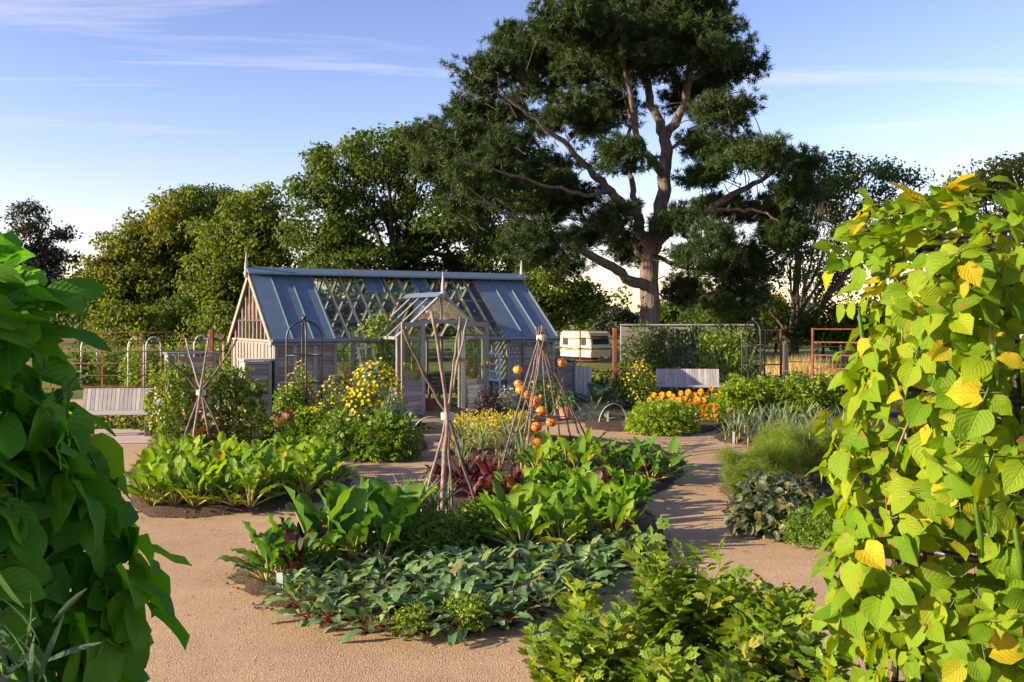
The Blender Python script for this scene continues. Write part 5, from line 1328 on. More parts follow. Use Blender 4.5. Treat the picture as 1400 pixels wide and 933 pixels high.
# ---- tomato plants
def tomato(label, px, py, h, w_):
    p = gz(px, py); o = thing('tomato_plant', label, 'tomato plant', p)
    MB().tube([(0, .03, 0), (.01, .03, h * .55), (0, .02, h + .12)], .011, 6).obj('cane', M['stick'], o)
    MB().tube([(0, 0, -.02), (.03, 0, h * .4), (-.02, 0, h * .75), (.02, 0, h)], [.014, .012, .01, .006], 6).obj('stem', M['stem'], o)
    b = MB(); n = 250
    z = h * (.06 + .94 * rng.random(n) ** .85); a = rng.random(n) * 6.28; rr = w_ * (.15 + .9 * rng.random(n)) * (1.05 - .35 * z / h)
    pos = np.stack([rr * np.cos(a), rr * np.sin(a), z], -1); d = nrm(np.stack([np.cos(a), np.sin(a), -.5 + rng.normal(0, .4, n)], -1) + rng.normal(0, .35, (n, 3)))
    b.scatter(T_COMP, frames(d, rdirs(n, .1)), pos, .13 + .09 * rng.random(n)); tag(b.obj('foliage', M['tomato_leaf'], o), kind='stuff')
    b = MB(); sph = MB()
    for k in range(9):
        zz = h * (.25 + .65 * rng.random()); a = rng.uniform(3.3, 6.1)
        for j in range(6):
            c = np.array([w_ * .95 * math.cos(a), w_ * .95 * math.sin(a), zz - j * .035]) + rng.normal(0, .022, 3)
            b.lathe([(.001, -.027), (.018, -.02), (.027, 0), (.018, .02), (.001, .026)], 8, c)
    tag(b.obj('tomatoes', M['tomato'], o), kind='stuff')
for k, (px, py, h, w_, lb) in enumerate(((226, 612, 1.28, .24, 'cordon tomato plant standing beside the silvered bench'), (244, 606, 1.38, .22, 'tomato plant with pale fruit left of the pale hazel tripod'),
                         (300, 606, 1.34, .26, 'dense tomato plant just right of the pale hazel tripod'), (322, 602, 1.28, .26, 'tomato plant heavy with green fruit before the gable'), (342, 606, 1.02, .24, 'shorter tomato plant beside the grey boarded cupboard'))):
    tomato(lb, px, py, h, w_)
# ---- flowers and bushes about the greenhouse
def pot(px, py, r, h, label, d=None, loc=None):
    p = gp(px, py, .09) if loc is None else loc
    o = thing('terracotta_pot', label, 'pot', p)
    MB().lathe([(.001, 0), (r * .68, 0), (r * .92, h * .8), (r, h * .8), (r, h), (r * .88, h), (r * .84, h * .86), (.001, h * .86)], 18).obj('pot_body', M['pot'], o, smooth=False)
    MB().lathe([(.001, 0), (r * .84, 0)], 14).obj('pot_soil', M['soil'], o, loc=(0, 0, h * .87))
    return p + [0, 0, h * .86]
def marig(px, py, w_, h, mat, label, n=60):
    bush('marigold_clump', label, 'marigolds', gz(px, py), (w_, w_, h), 520, T_COMP3, .07, M['herb'], None, (n, T_POM, .034, M[mat]), hollow=.3)
marig(272, 612, .22, .30, 'red_fl', 'rust red marigolds behind the pale hazel tripod', 45)
marig(292, 606, .2, .26, 'red_fl', 'smaller rust red marigolds at the tomato stems', 35)
marig(376, 592, .26, .22, 'orange_fl', 'low orange marigolds beside the black obelisk foot', 40)
marig(360, 584, .2, .26, 'red_fl', 'dark red marigolds in front of the boarded cupboard', 25)
t = pot(396, 582, .17, .36, 'tall terracotta pot left of the black obelisk')
bush('potted_shrub', 'dark green leafy shrub in the tall terracotta pot', 'plant', t, (.30, .30, .42), 480, T_TRI, .10, M['herb'])
t = pot(415, 590, .15, .26, 'small terracotta pot behind the black obelisk')
bush('potted_herb', 'fresh green herb in the small terracotta pot', 'plant', t, (.14, .14, .2), 200, T_TRI, .07, M['limeherb'])
t = pot(432, 590, .15, .18, 'shallow terracotta pot planted with yellow daisies')
bush('potted_daisies', 'mound of yellow daisies in the shallow pot', 'flowers', t, (.2, .2, .26), 260, T_TRI, .05, M['herb'], None, (60, T_DAISY, .03, M['yellow_fl']))
t = pot(477, 588, .24, .14, 'wide terracotta bowl below the yellow flower bush')
t = pot(262, 588, .2, .34, 'weathered terracotta pot behind the pale tripod')
bush('yellow_flower_bush', 'big bush of yellow daisies beside the open porch door', 'flowers', gz(513, 582), (.58, .45, 1.05), 2000, T_TRI, .07, M['herb'], None, (330, T_DAISY, .035, M['yellow_fl']), stems=14, hollow=.3)
bush('yellow_flower_bush', 'tall sparse bush of yellow daisies behind the obelisk', 'flowers', gz(412, 580), (.34, .3, 1.02), 1100, T_TRI, .07, M['herb'], None, (130, T_DAISY, .032, M['yellow_fl']), stems=10, hollow=.3)
bush('yellow_flower_bush', 'smaller yellow daisy bush between obelisk and big flower bush', 'flowers', gz(462, 582), (.42, .4, .8), 1300, T_TRI, .06, M['herb'], None, (130, T_DAISY, .032, M['yellow_fl']), stems=10, hollow=.3)
bush('silvery_shrub', 'spiky grey-green shrub against the big yellow flower bush', 'shrub', gz(536, 588), (.28, .26, .55), 900, needle(.12), .16, M['blue_leaf'], stems=8, hollow=.2, droop=-.6)
bush('purple_basil', 'low mound of dark purple foliage before the yellow flowers', 'plant', gz(478, 592), (.5, .25, .24), 700, T_TRI, .07, M['purple'])
bush('purple_basil', 'small dark purple plant by the obelisk foot', 'plant', gz(388, 602), (.4, .2, .16), 380, T_TRI, .06, M['purple'])
for px, py, rx_, h, lb in ((472, 620, .42, .50, 'lush green celery clump behind the chard row'), (528, 622, .44, .54, 'lush green celery clump beside the gravel path bend'), (424, 612, .36, .48, 'lower celery clump next to the obelisk')):
    bush('celery_clump', lb, 'celery', gz(px, py), (rx_, rx_ * .85, h), 900, T_COMP, .16, M['herb'], stems=14, hollow=.35)
for px, py, rx_, h, lb in ((638, 604, .42, .46, 'golden marjoram mound behind the hazel tripod'), (675, 607, .44, .48, 'golden marjoram mound left of the wigwam'), (708, 602, .38, .44, 'golden marjoram mound behind the wigwam')):
    bush('golden_marjoram', lb, 'herb', gz(px, py), (rx_, rx_ * .8, h), 1000, T_TRI, .07, M['gold'], hollow=.35)
bush('purple_basil', 'dark purple plant under the right porch panel', 'plant', gz(668, 568), (.3, .22, .5), 600, T_TRI, .08, M['purple'])
bush('silver_plant', 'pale silvery plant with white flowers by the porch', 'plant', gz(694, 566), (.26, .2, .5), 500, T_TRI, .06, M['silver'], None, (40, T_DAISY, .03, M['white_fl']))
bush('yellow_flower_bush', 'green and yellow flower bush behind the wigwam sticks', 'flowers', gz(738, 563), (.6, .4, .75), 1500, T_TRI, .07, M['herb'], None, (70, T_DAISY, .036, M['yellow_fl']), hollow=.3)
t = pot(774, 572, .17, .24, 'terracotta pot behind the right wigwam legs')
bush('potted_herb', 'leafy herb in the pot behind the wigwam', 'plant', t, (.2, .2, .3), 260, T_TRI, .07, M['herb'])
# ---- netted tunnels
def tunnel(label, px, py, ang, r, L, seed):
    p = gp(px, py, .03); o = thing('net_tunnel', label, 'tunnel cloche', p, ang)
    for x in (0, L):
        MB().tube([(x, -r * math.cos(t), r * .95 * math.sin(t)) for t in np.linspace(0, math.pi, 15)], .009, 6).obj('hoop', M['pipe'], o)
    th = np.linspace(0.02, math.pi - .02, 13); xs = np.linspace(.0, L, 5); V = []
    for i, x in enumerate(xs):
        s = .985 - .03 * (i % 2)
        V += [(x, -r * s * math.cos(t), r * .95 * s * math.sin(t)) for t in th]
    k = 13; Q = [(i * k + j, (i + 1) * k + j, (i + 1) * k + j + 1, i * k + j + 1) for i in range(4) for j in range(12)]
    b = MB(); b.add(V, Q); b.obj('net', M['net'], o)
    for i in range(3):
        q = p + np.array([math.cos(ang) * L * (i + .6) / 3.4, math.sin(ang) * L * (i + .6) / 3.4, .03])
        rosette('brassica', 'blue-green brassica under the net tunnel ' + seed, 'brassica', q, BR, 9, 15, 70, .7, 1.0, 'brassicas under the net tunnel ' + seed)
BR = leaf_meshes('leaf', 3, [M['blue_leaf'], M['chard_stalk']], .17, .13, 'paddle', .06, .008, .3, ns=5, nc=4, fold=.3, wave=.06, crinkle=.05)
tunnel('arched net tunnel in front of the open greenhouse doors', 588, 594, rad(118), .34, 1.2, 'by the greenhouse doors')
tunnel('arched net tunnel beside the broad timber post', 838, 579, rad(132), .42, 1.3, 'by the timber post')
# ---- right-hand beds
bush('salad_mound', 'dense lime green leafy mound at the path edge', 'plant', gz(905, 588), (.70, .5, .46), 2600, T_COMP3, .10, M['limeherb'], hollow=.45)
def heads(px_list, d, label, fol, size, mat):
    cx_ = np.mean([p[0] for p in px_list]); o = thing('golden_sunflowers', label, 'flowers', np.array([(cx_ - 700) / F * d, d, .09])); oo = np.array(o.location)
    b = MB()
    for px, py in px_list:
        c = at(px, py + 12, d + .1) - oo; foliage_mass(b, c * [1, 1, .5], (.26, .26, max(c[2] * .55, .1)), 70, leaf_tmpl(1, .7, 'ovate', 3, 2, .2, .3), .13, M['herb'], lump=.1) if False else foliage_mass(b, c * [1, 1, .5], (.26, .26, max(c[2] * .55, .1)), 70, leaf_tmpl(1, .7, 'ovate', 3, 2, .2, .3), .13, lump=.1)
    tag(b.obj('foliage', M['herb'], o), kind='stuff')
    for px, py in px_list:
        c = at(px, py, d + rng.normal(0, .12)) - oo; b = MB()
        b.scatter(T_POM, frames(np.array([[.1, .2, 1.]]), np.array([[-.45 + rng.normal(0, .2), -1, .3]])), c[None], size * (.7 + .3 * rng.random()))
        f_ = b.obj('flower_head', mat, o)
        b = MB(); b.tube([c * [1, 1, .2], c + [0, .03, -.02]], .008, 5); b.obj('stem', M['stem'], o)
heads([(894, 540), (900, 546), (913, 548), (905, 541), (920, 543), (928, 548), (931, 538), (941, 537), (936, 545), (949, 541), (953, 547), (958, 536), (966, 540), (973, 531), (986, 535), (989, 545), (979, 541), (888, 547), (962, 548), (945, 550), (915, 539)], 21.8, 'bed of golden double sunflowers below the right bench', 'herb', .095, M['amber_fl'])
marig(952, 574, .36, .30, 'orange_fl', 'orange marigolds between the lime mound and yellow-green foliage', 70)
marig(982, 577, .34, .28, 'orange_fl', 'yellowing orange marigolds at the path corner', 60)
bush('purple_basil', 'dusky purple plant between sunflowers and marigolds', 'plant', gz(970, 563), (.35, .25, .42), 500, T_TRI, .07, M['purple'])
for px, py, rx_, h, lb in ((1010, 572, .5, .72, 'yellow-green celeriac clump behind the leeks'), (1050, 570, .5, .66, 'celeriac clump in the middle of the leafy row'), (1090, 572, .5, .74, 'celeriac clump beside the yellowing bean'), (1130, 570, .5, .7, 'celeriac clump partly behind the yellowing bean'), (1175, 570, .5, .7, 'celeriac clump mostly hidden by bean leaves')):
    bush('celeriac_clump', lb, 'celeriac', gz(px, py), (rx_, rx_ * .8, h), 900, T_COMP, .17, M['limeherb'] if px < 1030 else M['lovage'], stems=14, hollow=.3)
bush('yellow_button_bush', 'round bush dotted with tiny yellow flowers beside the bench', 'flowers', gz(872, 558), (.5, .45, .92), 2400, T_TRI, .06, M['tomato_leaf'], None, (190, T_DAISY, .028, M['yellow_fl']), stems=10, hollow=.35)
SQ = leaf_meshes('leaf', 3, [M['blue_leaf'], M['chard_stalk']], .36, .36, 'heart', .34, .014, .3, ns=6, nc=4, fold=.3, wave=.04, crinkle=.04)
for px, py in ((822, 560), (838, 558), (812, 562)):
    rosette('squash_plant', 'broad blue-green squash plant behind the netted tunnel', 'squash', gz(px, py), SQ, 9, 25, 75, .7, 1.1, 'squash plants behind the tunnel')
# wall shrubs and climbers
bush('wall_shrub', 'dense green shrub climbing the left part of the boarded wall', 'shrub', (3.75, 29.0, 0), (.66, .4, 1.75), 2400, T_TRI, .10, M['ivy'], stems=10, hollow=.5)
for i, (x0, w_, zt) in enumerate(((4.35, .34, 1.98), (4.95, .30, 1.9), (5.5, .26, 2.02), (5.95, .3, 1.7), (6.4, .3, 2.04), (6.95, .25, 1.95))):
    o = thing('wall_climber', ('dark leafy climber hanging down the boards behind the right bench', 'hop-like climber on the middle boards')[0], 'climber', (x0, 29.5, 0), 0, 'climbers on the boarded wall')
    n = 520; z = zt * rng.random(n) ** .7; x = rng.normal(0, w_ * .55, n) + .12 * np.sin(z * 4 + i); y = -.05 - .12 * rng.random(n)
    b = MB(); b.scatter(T_TRI, frames(nrm(np.stack([rng.normal(0, .5, n), -.3 + 0 * x, -1 + 0 * x], -1)), nrm(np.stack([rng.normal(0, .4, n), -1 + 0 * x, .4 + 0 * x], -1))), np.stack([x, y, z], -1), .11 + .06 * rng.random(n))
    tag(b.obj('foliage', M['ivy'], o), kind='stuff')
    b = MB(); b.tube([(0, -.03, 0), (.08 * math.sin(i), -.03, zt * .5), (0, -.03, zt * .95)], .014, 5); b.obj('stem', M['drystem'], o)
o = thing('espalier_tree', 'young yellow-green fruit tree in front of the boarded wall', 'tree', ((990 - 700) / F * 27.6, 27.6, 0))
b = MB(); b.tube([(0, 0, 0), (.03, 0, .8), (-.02, 0, 1.5)], [.035, .03, .02], 7)
for s in (-1, 1):
    for z in (.7, 1.0, 1.35): b.tube(bez(np.array([0, 0, z]), np.array([s * .3, 0, z + .1]), np.array([s * .75, 0, z + .22]), 5), [.018, .015, .012, .01, .006], 5)
b.obj('trunk', M['bark'], o); b = MB()
for s in (-1, 0, 1):
    for z in (.8, 1.1, 1.45, 1.7): foliage_mass(b, (s * .42, 0, z), (.34, .22, .2), 90, T_TRI, .11, hollow=.1, zmin=-1)
tag(b.obj('crown', M['lovage'], o), kind='stuff')
for k in range(7):
    bush('border_plant', 'low white-flowered plant along the foot of the boarded wall', 'plant', (4.2 + k * .75, 28.4 + .2 * (k % 2), 0), (.45, .35, .55), 420, T_TRI, .10, M['herb'], 'border plants at the wall foot', (34, T_DAISY, .04, M['white_fl']))
for k in range(6):
    bush('border_plant', 'low dark green plant under the rail fence by the caravan view', 'plant', (1.2 + k * .42, 28.6 + .2 * (k % 2), 0), (.4, .3, .6), 360, T_TRI, .10, M['tomato_leaf'], 'border plants under the rail fence')
for k in range(5):
    bush('border_plant', 'low green plant growing under the silvered bench', 'plant', (-8.3 + k * .45, 19.5 + .2 * (k % 2), 0), (.36, .3, .36), 360, T_TRI, .09, M['tomato_leaf'], 'low plants behind the left bench')
# ---- fennel, dark squash, parsley
def fennel(px, py, r, h):
    p = gz(px, py); o = thing('fennel_plant', 'cloud of feathery lime green fennel beside the path', 'fennel', p, 0, 'feathery fennel beside the path')
    b = MB(); b2 = MB()
    for i in range(16):
        a = rng.random() * 6.28; e = np.array([r * math.cos(a) * rng.random() ** .5, r * math.sin(a) * rng.random() ** .5, h * (.55 + .4 * rng.random())])
        b2.tube(bez(np.zeros(3), e * [.3, .3, .7], e, 5), [.008, .007, .005, .004, .002], 5)
        for j in range(5):
            c = e * (.40 + .6 * j / 4) + rng.normal(0, .05, 3); n = 170
            d = nrm(rdirs(n, -.6) + [0, 0, .15]); pos = c + rdirs(n) * .11 * (rng.random(n) ** .6)[:, None]
            b.scatter(needle(.05), frames(d, rdirs(n)), pos, .045 + .04 * rng.random(n))
    b2.obj('stem', M['stem'], o); tag(b.obj('fronds', M['fennel'], o), kind='stuff')
for px, py, r, h in ((1012, 674, .26, .50), (1040, 668, .30, .58), (1075, 660, .32, .66), (1110, 655, .32, .68), (1145, 652, .32, .7), (1025, 684, .22, .4), (1060, 650, .3, .6), (1180, 655, .3, .7)):
    fennel(px, py, r, h)
T_DB = leaf_tmpl(1, .82, 'ovate', 4, 4, .2, .3, .04, crinkle=.05)
for px, py in ((1022, 722), (1044, 724), (1066, 728), (1034, 704), (1058, 706), (1084, 712), (1050, 692), (1078, 694), (1102, 704), (1026, 700)):
    bush('dwarf_bean_plant', 'dark withering bean plant with browned leaves before the fennel', 'bean plant', gz(px, py), (.20, .18, .30 + .08 * rng.random()), 130, T_DB, .085, M['dusk'], 'withering dwarf beans before the fennel', stems=7, hollow=.3, droop=.7)
for px, py in ((1100, 738), (1128, 742), (1155, 746), (1120, 724), (1150, 728)):
    bush('parsley_clump', 'bright green parsley clump at the path edge beside withering beans', 'parsley', gz(px, py), (.2, .18, .26), 620, T_COMP3, .055, M['herb'], 'parsley clumps at the path edge', hollow=.25)
# ---- vines beyond the left fence, plants inside the greenhouse
for k, px in enumerate((110, 135, 160, 185, 212, 240, 268, 296)):
    d = 31 + (k % 3) * .8
    bush('vine_row_plant', 'leafy vine trained under the cloche hoops beyond the fence', 'vine', ((px - 700) / F * d, d, 0), (.45, .4, 1.25 + .2 * (k % 2)), 700, T_TRI, .14, M['lovage'] if k % 2 else M['ivy'], 'vines beyond the rusty fence', stems=5, hollow=.2, lump=.4)
def gb(x, y, r, n, lb, mat='herb', z=0.0, sz=.10):
    bush('greenhouse_plant', lb, 'plant', gw(x, y, z), r, n, T_TRI, sz, M[mat], hollow=.25, lump=.4)
gb(2.0, .7, (.28, .28, 1.55), 700, 'tall leafy plant inside behind the left window bays', 'lovage')
gb(3.1, 1.6, (.4, .35, 1.7), 900, 'tall cucumber plant inside seen through the open doors', 'herb', sz=.16)
gb(5.0, .9, (.3, .3, 1.7), 700, 'tall leafy plant inside behind the right window bay', 'lovage')
gb(3.9, 2.6, (.5, .4, 1.5), 700, 'leafy plant at the back of the greenhouse', 'ivy')
for x, y, lb in ((3.75, .3, 'terracotta pot on the greenhouse floor inside the doors'), (3.3, .6, 'terracotta pot deeper inside the greenhouse doors')):
    pot(0, 0, .17, .3, lb, loc=gw(x, y, 0))
def gvine(pts, lb):
    o = thing('fruit_vine', lb, 'vine', gw(pts[0][0], pts[0][1], 0), GA); P = np.array(pts, float) - np.array([pts[0][0], pts[0][1], 0])
    t = np.linspace(0, len(P) - 1, 14); Q = np.stack([np.interp(t, np.arange(len(P)), P[:, i]) for i in range(3)], -1)
    b = MB(); b.tube(Q, np.linspace(.02, .008, 14), 5); b.obj('stem', M['drystem'], o)
    b = MB(); n = 260; q = Q[rng.integers(3, 14, n)] + rng.normal(0, .13, (n, 3)) * [1.6, .5, 1]
    b.scatter(T_TRI, frames(rdirs(n), rdirs(n, .2)), q, .10 + .05 * rng.random(n)); tag(b.obj('foliage', M['lovage'], o), kind='stuff')
gvine([(2.35, -.2, 0), (2.38, -.2, 1.0), (2.3, -.16, 1.75), (2.2, 0.0, 1.98), (2.5, .1, 2.1)], 'fruit vine trained up the glazing left of the porch')
gvine([(4.62, -.2, 0), (4.65, -.2, 1.1), (4.7, -.16, 1.7), (4.5, 0.1, 2.15), (4.3, .2, 2.3)], 'fruit vine trained up the glazing right of the porch')
# ---- plant labels
def tagstick(px, py, h, w_, mat, label, slate=False):
    o = thing('plant_label', label, 'plant label', gz(px, py), rng.normal(0, .15))
    beam('stake', o, (0, 0, -.03), (0, -.01, h), w_, .004 if not slate else .008, M[mat], up=(0, 1, 0))
    if slate:
        b = MB()
        for k in range(5): b.box((-.006 + .012 * (k % 2), -.012, h * .70 + k * h * .05), (w_ * .38, .002, h * .018))
        b.obj('white_marks', M['white'], o, smooth=False)
for px, py, h, lb in ((831, 577, .17, 'white plant label beside the right net tunnel'), (951, 578, .2, 'white plant label between marigolds and lime mound'), (1003, 609, .22, 'white plant label at the end of the leek rows'), (560, 600, .1, 'small white plant label near the left net tunnel')):
    tagstick(px, py, h, .035, 'white', lb)
tagstick(698, 834, .16, .05, 'slate', 'black slate plant label with white marks beside the beetroot', True)
tagstick(718, 824, .15, .045, 'slate', 'second black slate plant label nearer the beetroot leaves', True)
tagstick(383, 810, .15, .05, 'frame_blue', 'grey slate tag standing by the spinach plants')

# ------------------------------------------------------------------ foreground: lovage thicket
rng = np.random.default_rng(505)
LVT = []
for i in range(5):
    b = MB(); t_ = compound(2, .58 + .1 * (i % 2), .42, i, True)
    V, Q, T, A = t_; V = V.copy(); V[:, 2] -= .18 * V[:, 1] ** 2; A = A.copy(); A[:, 2] = rng.random() * .9
    b.add(V * .17, Q, T, 0, A); LVT.append(b.mesh('leaf', M['lovage']))
def lovage(label, x, y, r, h, nst, nl):
    o = thing('lovage_plant', label, 'lovage', (x, y, .09)); sb = MB()
    for i in range(nst):
        a = rng.random() * 6.28; q = rng.random() ** .5; e = np.array([r * q * math.cos(a), r * q * math.sin(a), h * (1.05 - .35 * q * q + .16 * rng.normal())])
        P = bez(np.array([e[0] * .2, e[1] * .2, -.03]), e * [.55, .55, .65], e, 8); sb.tube(P, np.linspace(.009, .003, 8), 5)
        for j in range(nl):
            t = .35 + .65 * (j + .5) / nl; k = t * 7; k0 = min(int(k), 6); p = P[k0] + (P[k0 + 1] - P[k0]) * (k - k0)
            aa = j * 2.4 + i; up = .55 + 1.3 * t ** 2
            d = nrm(np.array([[math.cos(aa), math.sin(aa), up + rng.normal(0, .2)]]))
            R = frames(d, np.array([[rng.normal(0, .25), rng.normal(0, .25), 1.]]))[0]
            c = link('leaf', LVT[int(rng.integers(5))], o); c.matrix_local = mat4(R, p, (.75 + .5 * rng.random()) * (1.1 - .25 * t))
    sb.obj('stem', M['stem'], o)
lovage('sunlit lovage plant sprawling over the path edge', .40, 4.75, .36, .60, 23, 13)
lovage('tall lovage plant with upright tips behind the sprawling one', .86, 5.1, .34, .76, 23, 13)
lovage('shaded lovage plant beneath the yellowing bean obelisk', 1.22, 4.6, .36, .58, 22, 13)
lovage('low leafy lovage plant spilling towards the bean foliage', .80, 4.3, .36, .52, 22, 13)
lovage('lovage plant hemmed in between two others and the bean', 1.32, 5.2, .32, .54, 18, 13)

# ------------------------------------------------------------------ bean vines
rng = np.random.default_rng(606)
def bean_leaf_meshes(mat, n=9, L=.115, Wd=.105, prof='heart'):
    out = []
    for i in range(n):
        V, Q, T, A = leaf_tmpl(L, Wd * (.88 + .14 * (i % 3)), prof, 7, 6, .05 + .22 * (i % 3), .08 + .13 * (i % 4), .035, 1.6, seed=i, crinkle=.03)
        b = MB(); A = A.copy(); A[:, 2] = rng.random() * .97; b.add(V, Q, T, 0, A)
        b.tube([(0, -.06, .02), (0, -.025, .008), (0, .0, 0)], [.0022, .0018, .0012], 4, m=1)
        lo = leaf_tmpl(L, Wd * (.88 + .14 * (i % 3)), prof, 4, 4, .05 + .22 * (i % 3), .08 + .13 * (i % 4), .035, 1.6, seed=i, crinkle=.03)
        out.append((b.mesh('leaf', [mat, M['stem']]), lo))
    return out
def bean_vine(label, c, rfun, z0, z1, leaves, nobj, nstuff, smin, smax, mats, pods=0, face=None, dens_top=1.0):
    o = thing('bean_vine', label, 'bean vine', (c[0], c[1], 0))
    m3 = (nobj + nstuff) // 3; n = m3 * 3                    # leaves hang in threes
    z = z0 + (z1 - z0) * rng.random(m3) ** .9; a = rng.random(m3) * 6.28
    rx, ry = rfun(z)
    q = np.where(rng.random(m3) < .72, .84 + .24 * rng.random(m3), .35 + .5 * rng.random(m3))
    bumpy = 1 + .12 * np.sin(a * 3 + z * 7) + .10 * np.sin(a * 5 - z * 11)
    pos = np.stack([rx * q * bumpy * np.cos(a), ry * q * bumpy * np.sin(a), z], -1)
    out = np.stack([np.cos(a), np.sin(a), 0 * a], -1)
    nd = nrm(out * .9 + [0, 0, .55] + rng.normal(0, .34, (m3, 3)))
    d = nrm(out * .35 + np.array([0, 0, -.75]) + rng.normal(0, .38, (m3, 3)))
    top = z > z1 - .18
    d[top] = nrm(out[top] * .8 + rng.normal(0, .5, (top.sum(), 3)) + [0, 0, .1]); nd[top] = nrm(rng.normal(0, .4, (top.sum(), 3)) + [0, -.3, 1])
    B = frames(d, nd); sz = smin + (smax - smin) * rng.random(m3) ** 1.3
    Rs, Ps, Ss = [], [], []
    for k, ang in enumerate((-1.25, 0.0, 1.25)):
        aa = ang + rng.normal(0, .18, m3); X, Y, Zv = B[:, :, 0], B[:, :, 1], B[:, :, 2]
        dk = Y * np.cos(aa)[:, None] + X * np.sin(aa)[:, None]
        nk = nrm(Zv + X * np.sin(aa)[:, None] * rng.uniform(-.1, .45, m3)[:, None] + rng.normal(0, .16, (m3, 3)))
        Rs.append(frames(dk, nk)); Ps.append(pos + dk * (.018 + .03 * (k == 1)) * sz[:, None]); Ss.append(sz * (1 if k == 1 else .9) * rng.uniform(.85, 1.1, m3))
    R, pos, S = np.concatenate(Rs), np.concatenate(Ps), np.concatenate(Ss)
    vis = np.cos(np.tile(a, 3) - face) + np.tile(q, 3)         # the outer leaves that face the path are parts
    order = np.argsort(-vis + rng.normal(0, .2, n))
    isobj = np.zeros(n, bool); isobj[order[:nobj]] = True
    for i in np.where(isobj)[0]:
        l = link('leaf', leaves[int(rng.integers(len(leaves)))][0], o); l.matrix_local = mat4(R[i], pos[i], S[i])
    b = MB(); idx = np.where(~isobj)[0]
    for k in range(len(leaves)):
        ii = idx[k::len(leaves)]; b.scatter(leaves[k][1], R[ii], pos[ii], S[ii])
    tag(b.obj('inner_leaves', mats[0], o), kind='stuff')
    b = MB()
    for i in range(16):                                       # twining stems
        a0 = rng.random() * 6.28; zz = np.linspace(0, z1 - .12 - .2 * rng.random(), 22); ra, rb = rfun(np.clip(zz, z0, z1)); s = .62 + .3 * rng.random()
        aa = a0 + zz * rng.uniform(.6, 1.8); P = np.stack([ra * s * np.cos(aa), rb * s * np.sin(aa), zz], -1) + rng.normal(0, .012, (22, 3))
        b.tube(P, .0026, 5)
    b.obj('stems', mats[1], o)
    for i in range(pods):
        a0 = face + rng.normal(0, .8); zz = rng.uniform(z0 + .5, z1 - .2); ra, rb = rfun(np.array([zz])); p = np.array([ra[0] * 1.08 * math.cos(a0), rb[0] * 1.08 * math.sin(a0), zz])
        b = MB(); b.tube([p, p + [.005, 0, -.05], p + [.012, -.01, -.12], p + [.02, -.005, -.18]], [.002, .007, .008, .002], 6); b.obj('bean_pod', M['herb'], o)
    return o
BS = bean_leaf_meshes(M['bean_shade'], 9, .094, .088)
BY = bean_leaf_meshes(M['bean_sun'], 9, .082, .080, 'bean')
# dark metal obelisk carrying the right-hand bean
ob = thing('bean_obelisk', 'dark steel obelisk carrying the yellowing bean vine', 'obelisk', (1.46, 3.05, .05))
for a in np.linspace(.4, 6.68, 7)[:-1]:
    MB().tube([(.30 * math.cos(a), .30 * math.sin(a), 0), (.27 * math.cos(a), .27 * math.sin(a), 1.3), (.20 * math.cos(a), .20 * math.sin(a), 2.35)], .011, 6).obj('upright', M['black'], ob)
for z, r in ((.55, .29), (1.42, .268), (1.87, .24), (2.33, .205)):
    MB().tube([(r * math.cos(t), r * math.sin(t), z) for t in np.linspace(0, 6.2832, 33)], .012, 6, cap=False).obj('ring', M['black'], ob)
def r_right(z):
    t = np.clip((z - .2) / 2.4, 0, 1)
    return .45 - .07 * t - .10 * np.clip((t - .88) / .12, 0, 1), .46 - .10 * t
def r_left(z):
    t = np.clip((2.27 - z) / .9, 0, 1)
    return .10 + .25 * t ** .75, .11 + .22 * t ** .8
bean_vine('sunlit yellowing runner bean vine swamping its steel obelisk', (1.46, 3.05), r_right, .15, 2.52, BY, 300, 4200, .55, 1.2, [[M['bean_sun'], M['stem']], M['drystem']], 8, face=-math.pi / 2 - .45)
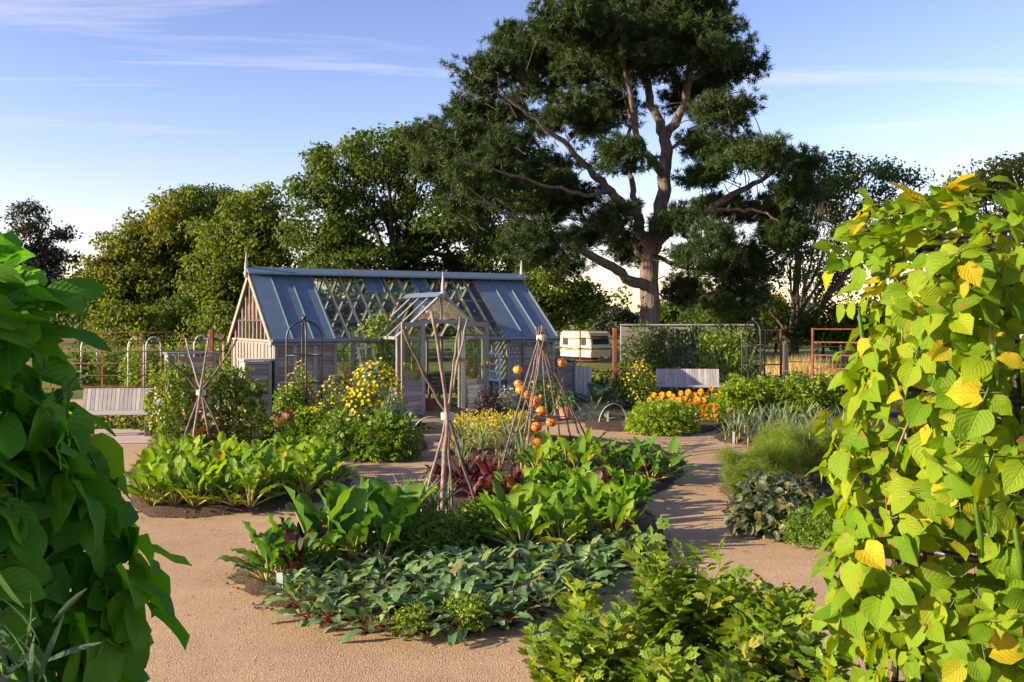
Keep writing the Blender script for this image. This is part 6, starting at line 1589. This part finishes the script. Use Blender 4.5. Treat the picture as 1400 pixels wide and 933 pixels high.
bean_vine('deep green runner bean vine in shade at the path side', (-.97, 1.62), r_left, .5, 2.235, BS, 300, 3000, .6, 1.2, [[M['bean_shade'], M['stem']], M['stem']], 2, face=-.6)
cn_ = thing('bean_canes', 'bundle of canes inside the deep green bean vine', 'canes', (-.97, 1.62, .0))
for i in range(5):
    a = i * 1.257; stick(cn_, [(.22 * math.cos(a), .20 * math.sin(a), .0), (.10 * math.cos(a), .12 * math.sin(a), 1.2), (.02, 0, 2.1)], .012, .008, 10, .006, 'cane')
b0 = thing('lavender_sprig', 'narrow grey-green lavender sprigs below the deep green beans', 'lavender', (-.66, 1.28, 1.10))
b = MB(); n = 46; d = nrm(rdirs(n, .0) + [0, -.2, .5]); b.scatter(leaf_tmpl(1, .10, 'lance', 4, 2, .3, .25), frames(d, rdirs(n, .3)), rng.normal(0, .035, (n, 3)) + [0, 0, .58], .085); b.obj('leaf_tuft', M['blue_leaf'], b0)
b = MB(); b.tube([(0, 0, -.95), (.02, 0, 0), (0, 0, .58)], [.012, .008, .004], 5); b.obj('stem', M['drystem'], b0)

# ------------------------------------------------------------------ rough grass beyond the fences
b = MB(); n = 26000
px = rng.uniform(-200, 1500, n); d = 30.5 + 22 * rng.random(n) ** 1.7; x = (px - 700) / F * d
keep = ~((x > 3) & (x < 7.3) & (d < 31)); x, d = x[keep], d[keep]; n = len(x)
dr = nrm(np.stack([rng.normal(0, .35, n), rng.normal(0, .35, n), np.ones(n)], -1))
b.scatter(needle(.16), frames(dr, rdirs(n)), np.stack([x, d, terrain(x, d) - .02], -1), .12 + .12 * rng.random(n))
tag(b.obj('rough_grass', M['turf'], smooth=False), 'rough sunlit lawn grass beyond the garden fences', 'grass', kind='stuff')
b = MB(); n = 1100; x = rng.normal(10.9, .55, n); d = rng.normal(38, .7, n)
dr = nrm(np.stack([rng.normal(0, .3, n), rng.normal(0, .3, n), np.ones(n)], -1))
b.scatter(needle(.03), frames(dr, rdirs(n)), np.stack([x, d, terrain(x, d)], -1), .5 + .5 * rng.random(n))
tag(b.obj('dry_grass', M['drygrass'], smooth=False), 'tall straw-coloured dry grass behind the wire fence', 'grass', kind='stuff')
